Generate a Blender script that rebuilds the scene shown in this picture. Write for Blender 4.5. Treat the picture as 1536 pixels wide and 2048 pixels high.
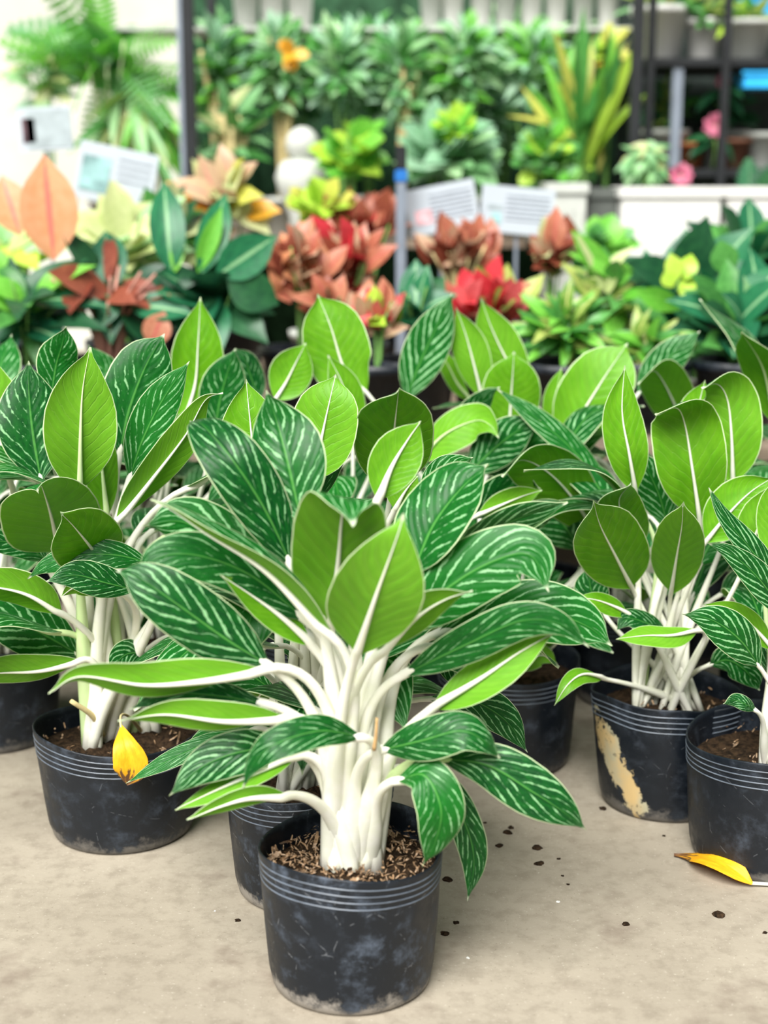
import bpy, bmesh, math, random
from mathutils import Vector, Matrix, Quaternion

for o in list(bpy.data.objects): bpy.data.objects.remove(o, do_unlink=True)
SC = bpy.context.scene
COL = SC.collection
random.seed(7)
RND = random.Random(11)

# ---------------------------------------------------------------- camera
F_PX = 3000.0; H = 0.85; PITCH = math.radians(12.7)
cam_d = bpy.data.cameras.new('camera'); cam = bpy.data.objects.new('camera', cam_d); COL.objects.link(cam)
cam.location = (0, 0, H); cam.rotation_euler = (math.pi/2 - PITCH, 0, 0)
cam_d.sensor_fit = 'VERTICAL'; cam_d.sensor_height = 24.0; cam_d.sensor_width = 18.0
cam_d.lens = 24.0*F_PX/2048.0
cam_d.clip_start = 0.05; cam_d.clip_end = 100
cam_d.dof.use_dof = True; cam_d.dof.focus_distance = 1.76; cam_d.dof.aperture_fstop = 2.0
SC.camera = cam

# ---------------------------------------------------------------- light: bright overcast daylight
W = bpy.data.worlds.new('overcast_sky'); SC.world = W; W.use_nodes = True
bg = W.node_tree.nodes['Background']; bg.inputs[0].default_value = (0.93, 0.97, 1.0, 1); bg.inputs[1].default_value = 0.22
sd = bpy.data.lights.new('sun', 'SUN'); sd.energy = 6.2; sd.angle = math.radians(42); sd.color = (1.0, 0.98, 0.94)
sun = bpy.data.objects.new('sun', sd); COL.objects.link(sun)
sun.rotation_euler = Vector((0.30, 0.82, -1.0)).to_track_quat('-Z', 'Y').to_euler()
vs = SC.view_settings
vs.view_transform = 'Standard'; vs.look = 'None'; vs.gamma = 1.0; vs.exposure = 0.48; vs.use_curve_mapping = False

# ---------------------------------------------------------------- pixel helpers (a pixel gives a direction; Y comes from the thing it belongs to)
FWD = Vector((0, math.cos(PITCH), -math.sin(PITCH))); UP = Vector((0, math.sin(PITCH), math.cos(PITCH))); RIGHT = Vector((1, 0, 0))
CAM = Vector((0, 0, H))
def ray(px, py): return FWD + RIGHT*((px-768)/F_PX) + UP*((1024-py)/F_PX)
def at(px, py, Y):
    r = ray(px, py); return CAM + r*(Y/r.y)
def ground(px, py, z=0.0):
    r = ray(px, py); return CAM + r*((z-H)/r.z)
def depth(p): return (p-CAM).dot(FWD)
def m_per_px(p): return depth(p)/F_PX

# ---------------------------------------------------------------- material helpers
class NT:
    def __init__(s, name):
        s.mat = bpy.data.materials.new(name); s.mat.use_nodes = True
        s.t = s.mat.node_tree; s.t.nodes.clear()
        s.out = s.t.nodes.new('ShaderNodeOutputMaterial')
    def n(s, typ, **kw):
        nd = s.t.nodes.new(typ)
        for k, v in kw.items(): setattr(nd, k, v)
        return nd
    def set(s, sock, v):
        if hasattr(v, 'is_output') or isinstance(v, bpy.types.NodeSocket): s.t.links.new(v, sock)
        elif isinstance(v, (tuple, list)) and sock.type == 'RGBA': sock.default_value = (*v[:3], 1)
        else: sock.default_value = v
    def m(s, op, a, b=None, c=None):
        nd = s.n('ShaderNodeMath', operation=op)
        s.set(nd.inputs[0], a)
        if b is not None: s.set(nd.inputs[1], b)
        if c is not None: s.set(nd.inputs[2], c)
        return nd.outputs[0]
    def ss(s, v, a, b, lo=0.0, hi=1.0):
        nd = s.n('ShaderNodeMapRange', interpolation_type='SMOOTHSTEP')
        s.set(nd.inputs[0], v); s.set(nd.inputs[1], a); s.set(nd.inputs[2], b); s.set(nd.inputs[3], lo); s.set(nd.inputs[4], hi)
        return nd.outputs[0]
    def mix(s, f, a, b, bt='MIX'):
        nd = s.n('ShaderNodeMix', data_type='RGBA', blend_type=bt)
        s.set(nd.inputs[0], f); s.set(nd.inputs[6], a); s.set(nd.inputs[7], b); return nd.outputs[2]
    def xyz(s, x, y, z):
        nd = s.n('ShaderNodeCombineXYZ'); s.set(nd.inputs[0], x); s.set(nd.inputs[1], y); s.set(nd.inputs[2], z); return nd.outputs[0]
    def noise(s, vec, scale, detail=3.0, rough=0.55):
        nd = s.n('ShaderNodeTexNoise'); s.set(nd.inputs['Vector'], vec); nd.inputs['Scale'].default_value = scale
        nd.inputs['Detail'].default_value = detail; nd.inputs['Roughness'].default_value = rough; return nd.outputs[0]
    def obj(s): return s.n('ShaderNodeTexCoord').outputs['Object']
    def gen(s): return s.n('ShaderNodeNewGeometry').outputs['Position']
    def rand(s): return s.n('ShaderNodeObjectInfo').outputs['Random']
    def uv(s):
        sp = s.n('ShaderNodeSeparateXYZ'); s.t.links.new(s.n('ShaderNodeTexCoord').outputs['UV'], sp.inputs[0]); return sp.outputs[0], sp.outputs[1]
    def bump(s, h, strength=0.3, dist=0.002):
        nd = s.n('ShaderNodeBump'); s.set(nd.inputs['Height'], h); nd.inputs['Strength'].default_value = strength; nd.inputs['Distance'].default_value = dist
        return nd.outputs[0]
    def finish(s, col, rough=0.5, spec=0.5, normal=None, trans=0.0, tcol=None, metal=0.0, coat=0.0):
        p = s.n('ShaderNodeBsdfPrincipled'); s.set(p.inputs['Base Color'], col); s.set(p.inputs['Roughness'], rough)
        p.inputs['Specular IOR Level'].default_value = spec; p.inputs['Metallic'].default_value = metal
        p.inputs['Coat Weight'].default_value = coat; p.inputs['Coat Roughness'].default_value = 0.3
        if normal is not None: s.t.links.new(normal, p.inputs['Normal'])
        sh = p.outputs[0]
        if trans > 0:
            tr = s.n('ShaderNodeBsdfTranslucent'); s.set(tr.inputs[0], tcol if tcol is not None else col)
            mx = s.n('ShaderNodeMixShader'); mx.inputs[0].default_value = trans
            s.t.links.new(sh, mx.inputs[1]); s.t.links.new(tr.outputs[0], mx.inputs[2]); sh = mx.outputs[0]
        s.t.links.new(sh, s.out.inputs[0]); return s.mat

def plain(name, col, rough=0.5, spec=0.5, var=0.12, scale=12.0, metal=0.0, trans=0.0):
    t = NT(name); nz = t.noise(t.obj(), scale, 4)
    c = t.mix(t.ss(nz, 0.3, 0.7), tuple(x*(1-var) for x in col), tuple(min(1, x*(1+var)) for x in col))
    return t.finish(c, rough, spec, t.bump(nz, 0.15, 0.002), trans=trans, metal=metal)

def leaf_top_mat():
    t = NT('leaf_upper_side'); ux, v = t.uv(); r = t.rand()
    us = t.m('SUBTRACT', t.m('MULTIPLY', ux, 2.0), 1.0); u = t.m('ABSOLUTE', us); sg = t.m('SIGN', us)
    off = t.m('MULTIPLY', r, 37.0)
    n1 = t.noise(t.xyz(t.m('MULTIPLY', us, 1.6), t.m('MULTIPLY', v, 5.0), off), 1.5, 5, 0.68)
    n2 = t.noise(t.xyz(t.m('MULTIPLY', us, 1.5), t.m('MULTIPLY', v, 7.0), t.m('ADD', off, 9.0)), 1.3, 2)
    nf = t.noise(t.xyz(t.m('MULTIPLY', us, 7.0), t.m('MULTIPLY', v, 20.0), off), 1.6, 4, 0.7)
    lat = t.m('SUBTRACT', v, t.m('MULTIPLY', t.m('POWER', u, 1.1), 0.40))
    p = t.m('ADD', t.m('MULTIPLY', lat, 7.2), t.m('ADD', t.m('MULTIPLY', n1, 0.9), t.m('ADD', t.m('MULTIPLY', sg, 0.23), off)))
    d = t.m('MULTIPLY', t.m('ABSOLUTE', t.m('SUBTRACT', t.m('FRACT', p), 0.5)), 2.0)
    th = t.m('ADD', t.ss(n2, 0.34, 0.66, 0.06, 0.30), t.m('MULTIPLY', t.m('SUBTRACT', nf, 0.5), 0.36))
    th = t.m('ADD', th, t.m('MULTIPLY', t.m('SUBTRACT', t.m('FRACT', t.m('MULTIPLY', r, 7.31)), 0.62), 0.20))
    st = t.ss(t.m('SUBTRACT', th, d), -0.03, 0.05)
    st = t.m('MULTIPLY', st, t.m('MULTIPLY', t.ss(u, 0.07, 0.16), t.ss(u, 0.97, 0.86)))
    # second, finer family of broken stripes
    p2 = t.m('ADD', t.m('MULTIPLY', lat, 14.0), t.m('ADD', t.m('MULTIPLY', n1, 1.4), off))
    d2 = t.m('MULTIPLY', t.m('ABSOLUTE', t.m('SUBTRACT', t.m('FRACT', p2), 0.5)), 2.0)
    th2 = t.m('ADD', t.ss(nf, 0.50, 0.7, 0.0, 0.30), -0.05)
    s2 = t.m('MULTIPLY', t.ss(t.m('SUBTRACT', th2, d2), -0.02, 0.08), 0.36)
    s2 = t.m('MULTIPLY', s2, t.ss(u, 0.10, 0.3))
    st = t.m('MAXIMUM', st, s2)
    mott = t.noise(t.xyz(t.m('MULTIPLY', us, 3.0), t.m('MULTIPLY', v, 6.0), off), 2.0, 5, 0.7)
    g = t.mix(t.ss(mott, 0.3, 0.72), (0.0015, 0.038, 0.011), (0.004, 0.115, 0.013))
    g = t.mix(t.m('MULTIPLY', r, 0.6), g, (0.012, 0.20, 0.016))
    col = t.mix(st, g, (0.30, 0.60, 0.29))
    rib = t.ss(t.m('SUBTRACT', t.m('MULTIPLY', t.m('SUBTRACT', 1.05, v), 0.05), u), -0.012, 0.012)
    col = t.mix(t.m('MULTIPLY', rib, 0.55), col, (0.14, 0.46, 0.09))
    tip = t.m('MULTIPLY', t.ss(v, 0.955, 0.985), 0.9)
    col = t.mix(tip, col, (0.80, 0.86, 0.66))
    vein = t.m('ABSOLUTE', t.m('SUBTRACT', t.m('FRACT', t.m('MULTIPLY', lat, 12.0)), 0.5))
    h = t.m('ADD', t.m('MULTIPLY', vein, 0.7), t.ss(u, 0.0, 0.12, 0.0, 1.0))
    return t.finish(col, t.ss(mott, 0.2, 0.8, 0.34, 0.46), 0.30, t.bump(h, 0.35, 0.0022), trans=0.3, tcol=t.mix(0.5, col, (0.15, 0.6, 0.05)))

def leaf_under_mat():
    t = NT('leaf_underside'); ux, v = t.uv(); r = t.rand()
    us = t.m('SUBTRACT', t.m('MULTIPLY', ux, 2.0), 1.0); u = t.m('ABSOLUTE', us); off = t.m('MULTIPLY', r, 51.0)
    lat = t.m('SUBTRACT', v, t.m('MULTIPLY', t.m('POWER', u, 1.2), 0.27))
    mott = t.noise(t.xyz(t.m('MULTIPLY', us, 2.0), t.m('MULTIPLY', v, 4.0), off), 1.5, 4)
    fr = t.m('FRACT', t.m('ADD', t.m('MULTIPLY', lat, 11.0), t.m('MULTIPLY', mott, 0.8)))
    vl = t.ss(t.m('ABSOLUTE', t.m('SUBTRACT', fr, 0.5)), 0.10, 0.0)
    band = t.ss(fr, 0.1, 0.9)
    g = t.mix(t.ss(mott, 0.3, 0.7), (0.13, 0.42, 0.006), (0.20, 0.54, 0.014))
    g = t.mix(t.m('MULTIPLY', r, 0.55), g, (0.28, 0.64, 0.05))
    g = t.mix(t.m('MULTIPLY', band, 0.16), g, (0.09, 0.29, 0.006))
    col = t.mix(t.m('MULTIPLY', vl, 0.28), g, (0.32, 0.60, 0.09))
    rib = t.ss(t.m('SUBTRACT', t.m('MULTIPLY', t.m('SUBTRACT', 1.0, v), 0.07), u), -0.008, 0.008)
    col = t.mix(rib, col, (0.72, 0.83, 0.50))
    col = t.mix(t.m('MULTIPLY', t.ss(v, 0.955, 0.985), 0.9), col, (0.82, 0.86, 0.66))
    return t.finish(col, 0.42, 0.4, t.bump(t.m('ADD', t.m('MULTIPLY', vl, 0.8), t.m('MULTIPLY', band, 0.5)), 0.28, 0.002), trans=0.45, tcol=t.mix(0.5, col, (0.35, 0.75, 0.03)))

M = {}
M['top'] = leaf_top_mat(); M['under'] = leaf_under_mat()
M['margin'] = plain('leaf_margin', (0.66, 0.80, 0.47), 0.5, 0.4, 0.08, 60, trans=0.2)
def petiole_mat():
    t = NT('petiole_cream'); nz = t.noise(t.obj(), 45, 4); r = t.rand()
    c = t.mix(t.ss(nz, 0.35, 0.7), (0.86, 0.87, 0.72), (0.93, 0.92, 0.83))
    c = t.mix(t.m('MULTIPLY', t.ss(r, 0.94, 0.96), 0.6), c, (0.50, 0.78, 0.18))
    return t.finish(c, 0.42, 0.4, t.bump(nz, 0.1, 0.001), trans=0.12)
M['petiole'] = petiole_mat()
def yellow_mat():
    t = NT('withered_yellow_leaf'); ux, v = t.uv(); nz = t.noise(t.xyz(t.m('MULTIPLY', ux, 4.0), t.m('MULTIPLY', v, 3.0), 1.0), 2.0, 4)
    c = t.mix(t.ss(nz, 0.35, 0.7), (0.86, 0.40, 0.01), (0.93, 0.53, 0.015))
    b = t.ss(t.m('ADD', v, t.m('MULTIPLY', t.m('SUBTRACT', nz, 0.5), 0.9)), 0.74, 0.9)
    c = t.mix(b, c, (0.13, 0.06, 0.025))
    return t.finish(c, 0.5, 0.4, t.bump(nz, 0.3, 0.002), trans=0.2)
M['yellow'] = yellow_mat()
def pot_mat(name, dust, mould=None):
    t = NT(name); o = t.obj()
    a = t.noise(o, 38, 6, 0.68); b = t.noise(o, 90, 4, 0.6); big = t.noise(o, 12, 3)
    f = t.m('MULTIPLY', t.ss(a, 0.46, 0.75), t.ss(big, 0.35, 0.65))
    c = t.mix(t.m('MULTIPLY', f, dust), (0.0045, 0.0075, 0.0125), (0.11, 0.14, 0.19))
    vo = t.n('ShaderNodeTexVoronoi', feature='DISTANCE_TO_EDGE'); t.t.links.new(o, vo.inputs['Vector']); vo.inputs['Scale'].default_value = 16
    scr = t.m('MULTIPLY', t.ss(vo.outputs['Distance'], 0.012, 0.0), t.ss(b, 0.52, 0.62))
    c = t.mix(t.m('MULTIPLY', scr, 0.5*dust), c, (0.32, 0.34, 0.37))
    sp = t.n('ShaderNodeSeparateXYZ'); t.t.links.new(o, sp.inputs[0])
    base = t.ss(t.m('ADD', sp.outputs[2], t.m('MULTIPLY', t.m('SUBTRACT', a, 0.5), 0.07)), 0.020, 0.004)
    c = t.mix(t.m('MULTIPLY', base, dust), c, (0.36, 0.33, 0.29))
    if mould:
        mx, mz, sx, sz = mould
        q = t.m('ADD', t.m('POWER', t.m('DIVIDE', t.m('SUBTRACT', sp.outputs[0], t.m('ADD', mx, t.m('MULTIPLY', sp.outputs[2], -0.42))), sx), 2.0), t.m('POWER', t.m('DIVIDE', t.m('SUBTRACT', sp.outputs[2], mz), sz), 2.0))
        fr = t.m('MULTIPLY', t.ss(t.m('ADD', q, t.m('MULTIPLY', t.m('SUBTRACT', a, 0.5), 7.0)), 1.2, 0.7), t.ss(sp.outputs[1], 0.0, -0.02))
        c = t.mix(fr, c, t.mix(t.ss(big, 0.4, 0.6), (0.42, 0.40, 0.28), (0.60, 0.43, 0.20)))
    return t.finish(c, t.ss(a, 0.3, 0.7, 0.36, 0.6), 0.45, t.bump(a, 0.12, 0.002))
M['pot_dusty'] = pot_mat('black_pot_dusty', 0.75); M['pot'] = pot_mat('black_pot_plastic', 0.34)
M['pot_mould'] = pot_mat('black_pot_stained', 0.3, (-0.045, 0.065, 0.014, 0.06))
M['ridge'] = plain('pot_ridge_highlight', (0.10, 0.12, 0.15), 0.4, 0.5, 0.3, 40)  # dusty grey, lightened to paint the highlight along each ridge
def soil_mat(name, a, b):
    t = NT(name); nz = t.noise(t.obj(), 120, 5, 0.7); return t.finish(t.mix(t.ss(nz, 0.35, 0.65), a, b), 0.95, 0.1, t.bump(nz, 1.0, 0.004))
M['soil'] = soil_mat('dark_soil', (0.012, 0.008, 0.005), (0.055, 0.033, 0.018))
M['chip'] = soil_mat('coir_chip', (0.16, 0.09, 0.045), (0.40, 0.26, 0.15))
M['chip_pale'] = soil_mat('coir_chip_pale', (0.36, 0.24, 0.15), (0.55, 0.40, 0.28))
M['brown'] = plain('dry_brown', (0.42, 0.27, 0.12), 0.7, 0.2, 0.3, 60)
def floor_mat():
    t = NT('concrete_floor'); o = t.gen()
    a = t.noise(o, 2.2, 5, 0.6); b = t.noise(o, 38, 5, 0.65); s = t.noise(o, 210, 3, 0.6); d = t.noise(o, 9, 4, 0.6)
    c = t.mix(t.ss(a, 0.3, 0.7), (0.30, 0.262, 0.205), (0.385, 0.34, 0.27))
    c = t.mix(t.m('MULTIPLY', t.ss(b, 0.42, 0.7), 0.45), c, (0.19, 0.16, 0.12))
    c = t.mix(t.m('MULTIPLY', t.ss(s, 0.62, 0.72), 0.5), c, (0.56, 0.51, 0.43))
    c = t.mix(t.m('MULTIPLY', t.ss(s, 0.36, 0.28), 0.6), c, (0.17, 0.14, 0.10))
    c = t.mix(t.m('MULTIPLY', t.ss(d, 0.56, 0.74), 0.6), c, (0.17, 0.13, 0.10))
    return t.finish(c, 0.8, 0.25, t.bump(t.m('ADD', b, t.m('MULTIPLY', s, 0.5)), 0.25, 0.002))
M['floor'] = floor_mat()
M['wall'] = plain('wall_paint', (0.56, 0.56, 0.50), 0.9, 0.1, 0.08, 3)
M['backing'] = plain('dark_interior', (0.030, 0.040, 0.036), 0.9, 0.1, 0.3, 30)  # paints the dark interior behind the shelf unit
M['green_backing'] = plain('dark_green_backing', (0.022, 0.060, 0.030), 0.9, 0.1, 0.35, 25)  # stands in for the dark gaps between the rack's leaves
M['wood'] = plain('weathered_wood', (0.20, 0.155, 0.115), 0.8, 0.2, 0.3, 14)
M['steel'] = plain('galvanised_steel', (0.25, 0.29, 0.35), 0.45, 0.5, 0.1, 20, metal=0.3)
M['black'] = plain('black_steel', (0.012, 0.014, 0.016), 0.5, 0.4, 0.2, 20)
M['blue'] = plain('blue_plastic', (0.02, 0.16, 0.50), 0.4, 0.5, 0.1, 20)
M['cyan'] = plain('bright_blue_plastic', (0.03, 0.42, 0.85), 0.4, 0.5, 0.08, 10)
M['white'] = plain('white_plastic', (0.68, 0.68, 0.65), 0.45, 0.5, 0.06, 10)
M['greywhite'] = plain('grey_white_plastic', (0.52, 0.54, 0.50), 0.5, 0.4, 0.1, 10)
M['darkgrey'] = plain('dark_grey_plastic', (0.10, 0.11, 0.10), 0.5, 0.4, 0.2, 10)
M['terra'] = plain('terracotta', (0.42, 0.13, 0.05), 0.8, 0.2, 0.15, 20)
M['brownpot'] = plain('brown_clay', (0.17, 0.075, 0.045), 0.8, 0.2, 0.15, 20)
M['paper'] = plain('white_card', (0.47, 0.52, 0.57), 0.6, 0.3, 0.03, 6)
M['print_dark'] = plain('printed_photo_dark', (0.10, 0.06, 0.07), 0.6, 0.3, 0.6, 30)
M['print_pink'] = plain('printed_photo_pink', (0.75, 0.42, 0.45), 0.6, 0.3, 0.4, 30)
M['print_teal'] = plain('printed_photo_teal', (0.25, 0.42, 0.42), 0.6, 0.3, 0.4, 30)
M['print_grey'] = plain('printed_grey_panel', (0.36, 0.42, 0.44), 0.6, 0.3, 0.15, 30)
M['ink'] = plain('printed_text_ink', (0.26, 0.29, 0.34), 0.6, 0.3, 0.2, 60)
def bgleaf(name, c1, c2, rib=None, trans=0.32, rough=0.38):
    t = NT('leaf_' + name); ux, v = t.uv(); r = t.rand()
    u = t.m('ABSOLUTE', t.m('SUBTRACT', t.m('MULTIPLY', ux, 2.0), 1.0))
    nz = t.noise(t.xyz(t.m('MULTIPLY', ux, 5.0), t.m('MULTIPLY', v, 6.0), t.m('MULTIPLY', r, 40.0)), 1.4, 3)
    c = t.mix(t.m('ADD', t.m('MULTIPLY', r, 0.6), t.m('MULTIPLY', t.ss(nz, 0.35, 0.65), 0.4)), c1, c2)
    if rib: c = t.mix(t.ss(u, 0.14, 0.06), c, rib)
    return t.finish(c, rough, 0.45, t.bump(nz, 0.2, 0.003), trans=trans)
BG = {
 'green': bgleaf('mid_green', (0.03, 0.16, 0.03), (0.13, 0.42, 0.09)),
 'bright': bgleaf('bright_green', (0.10, 0.42, 0.03), (0.25, 0.62, 0.09)),
 'pale': bgleaf('pale_green', (0.22, 0.50, 0.18), (0.50, 0.74, 0.42)),
 'soft': bgleaf('soft_green', (0.09, 0.32, 0.10), (0.32, 0.60, 0.28)),
 'silver': bgleaf('silvery_green', (0.16, 0.42, 0.22), (0.52, 0.74, 0.54)),
 'lime': bgleaf('lime', (0.34, 0.62, 0.03), (0.60, 0.80, 0.12)),
 'dark': bgleaf('dark_green', (0.008, 0.055, 0.028), (0.03, 0.15, 0.05)),
 'deep': bgleaf('blue_green', (0.012, 0.11, 0.055), (0.03, 0.24, 0.09), (0.25, 0.5, 0.25)),
 'cream': bgleaf('cream_green', (0.46, 0.56, 0.20), (0.72, 0.76, 0.42)),
 'yellow': bgleaf('yellow_green', (0.50, 0.56, 0.07), (0.72, 0.66, 0.16)),
 'varieg': bgleaf('variegated', (0.10, 0.27, 0.03), (0.48, 0.56, 0.14), (0.66, 0.62, 0.22)),
 'salmon': bgleaf('salmon', (0.40, 0.11, 0.06), (0.66, 0.30, 0.18), (0.55, 0.12, 0.10)),
 'redbrown': bgleaf('red_brown', (0.16, 0.03, 0.02), (0.38, 0.11, 0.06)),
 'red': bgleaf('red', (0.45, 0.02, 0.03), (0.80, 0.07, 0.09)),
 'pink': bgleaf('pink_red', (0.66, 0.09, 0.10), (0.86, 0.22, 0.22)),
 'orange': bgleaf('orange_pink', (0.62, 0.26, 0.10), (0.78, 0.40, 0.22), (0.74, 0.20, 0.16)),
 'tan': bgleaf('tan_pink', (0.48, 0.32, 0.20), (0.68, 0.50, 0.32), (0.70, 0.30, 0.25)),
 'rose': bgleaf('rose_petal', (0.66, 0.14, 0.26), (0.82, 0.30, 0.42)),
 'marigold': bgleaf('marigold', (0.70, 0.30, 0.02), (0.86, 0.52, 0.05)),
}
M['stem_pink'] = plain('pink_brown_stem', (0.46, 0.22, 0.17), 0.6, 0.3, 0.25, 30)
M['stem_green'] = plain('green_stem', (0.14, 0.30, 0.07), 0.6, 0.3, 0.2, 30)
M['stem_tan'] = plain('tan_stem', (0.58, 0.48, 0.24), 0.7, 0.2, 0.2, 30)
M['stem_pale'] = plain('pale_stem', (0.62, 0.68, 0.42), 0.6, 0.3, 0.2, 30)

# ---------------------------------------------------------------- object helpers
def tag(o, label=None, cat=None, group=None, kind=None):
    if label: o['label'] = label
    if cat: o['category'] = cat
    if group: o['group'] = group
    if kind: o['kind'] = kind
    return o
def empty(name, loc, label, cat, group=None):
    e = bpy.data.objects.new(name, None); COL.objects.link(e); e.location = loc; e.empty_display_size = 0.05
    return tag(e, label, cat, group)
def link(name, me, parent=None, loc=(0, 0, 0)):
    o = bpy.data.objects.new(name, me); COL.objects.link(o); o.parent = parent; o.location = loc
    return o
def mesh(name, verts, faces, mats, fmat=None, uvs=None, smooth=True):
    me = bpy.data.meshes.new(name); me.from_pydata([tuple(v) for v in verts], [], faces)
    for m_ in (mats if isinstance(mats, (list, tuple)) else [mats]): me.materials.append(m_)
    if fmat: me.polygons.foreach_set('material_index', fmat)
    if uvs:
        ul = me.uv_layers.new(name='UVMap')
        for i, l in enumerate(me.loops): ul.data[i].uv = uvs[l.vertex_index]
    me.polygons.foreach_set('use_smooth', [smooth]*len(me.polygons)); me.update(); return me
def boxes_mesh(name, specs, mat, bevel=0.0):
    bm = bmesh.new()
    for (c, s, *r) in specs:
        mt = Matrix.Translation(c) @ (r[0] if r else Matrix.Identity(4)) @ Matrix.Diagonal((*s, 1))
        bmesh.ops.create_cube(bm, size=1, matrix=mt)
    if bevel: bmesh.ops.bevel(bm, geom=bm.edges[:], offset=bevel, segments=2, affect='EDGES')
    me = bpy.data.meshes.new(name); bm.to_mesh(me); bm.free(); me.materials.append(mat); return me
def curve_pts(cp, n, vs_=None):
    # centripetal-ish Catmull-Rom resampled evenly by arc length
    P = [cp[0]*2-cp[1]] + list(cp) + [cp[-1]*2-cp[-2]]; dense = []
    for i in range(1, len(P)-2):
        p0, p1, p2, p3 = P[i-1], P[i], P[i+1], P[i+2]
        for k in range(24):
            s = k/24
            dense.append(0.5*((2*p1)+(p2-p0)*s+(2*p0-5*p1+4*p2-p3)*s*s+(3*p1-p0-3*p2+p3)*s**3))
    dense.append(cp[-1].copy())
    L = [0.0]
    for a, b in zip(dense, dense[1:]): L.append(L[-1]+(b-a).length)
    out = []; j = 0
    for i in range(n):
        t_ = L[-1]*(vs_[i] if vs_ else i/(n-1))
        while j < len(L)-2 and L[j+1] < t_: j += 1
        s = 0 if L[j+1] == L[j] else (t_-L[j])/(L[j+1]-L[j]); out.append(dense[j].lerp(dense[j+1], min(1, max(0, s))))
    return out, L[-1]
def tangents(p):
    n = len(p); return [(p[min(i+1, n-1)]-p[max(i-1, 0)]).normalized() for i in range(n)]
def tube_mesh(name, pts, radii, mat, seg=8, flat=1.0, up=Vector((0, 0, 1))):
    T = tangents(pts); v = []; f = []
    s = T[0].orthogonal().normalized()
    for i, p in enumerate(pts):
        s = (s - T[i]*s.dot(T[i])).normalized(); b = T[i].cross(s)
        for k in range(seg):
            a = 2*math.pi*k/seg; v.append(p + s*math.cos(a)*radii[i] + b*math.sin(a)*radii[i]*flat)
    n = len(pts)
    for i in range(n-1):
        for k in range(seg):
            k2 = (k+1) % seg; f.append((i*seg+k, i*seg+k2, (i+1)*seg+k2, (i+1)*seg+k))
    f.append(tuple(range(seg-1, -1, -1))); f.append(tuple((n-1)*seg+k for k in range(seg)))
    return mesh(name, v, f, mat)

PROF = {'y': [(0, .06), (.1, .25), (.3, .6), (.5, .88), (.65, 1.0), (.78, .92), (.88, .62), (.95, .3), (1, .02)],
        'e': [(0, .05), (.03, .16), (.08, .36), (.15, .60), (.25, .83), (.36, .96), (.46, 1.0), (.58, .97), (.69, .84), (.78, .64), (.855, .42), (.90, .26), (.935, .13), (.965, .06), (1, .012)],
        'r': [(0, .05), (.03, .20), (.08, .42), (.15, .66), (.25, .86), (.36, .97), (.48, 1.0), (.62, .97), (.74, .86), (.83, .66), (.89, .42), (.925, .22), (.95, .11), (.97, .06), (1, .012)],
        'n': [(0, .04), (.05, .18), (.12, .42), (.22, .72), (.34, .94), (.44, 1.0), (.56, .93), (.68, .77), (.80, .54), (.89, .32), (.95, .14), (.98, .06), (1, .01)]}
def prof(v, kind='e'):
    t = PROF[kind]
    for (a, x), (b, y) in zip(t, t[1:]):
        if v <= b:
            s = (v-a)/(b-a); return x+(y-x)*s
    return t[-1][1]
US = [-1, -.970, -.8, -.6, -.4, -.2, -.07, 0, .07, .2, .4, .6, .8, .970, 1]
ROWS = 34
VS = [1-(1-i/33)**1.3 for i in range(34)]
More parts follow.
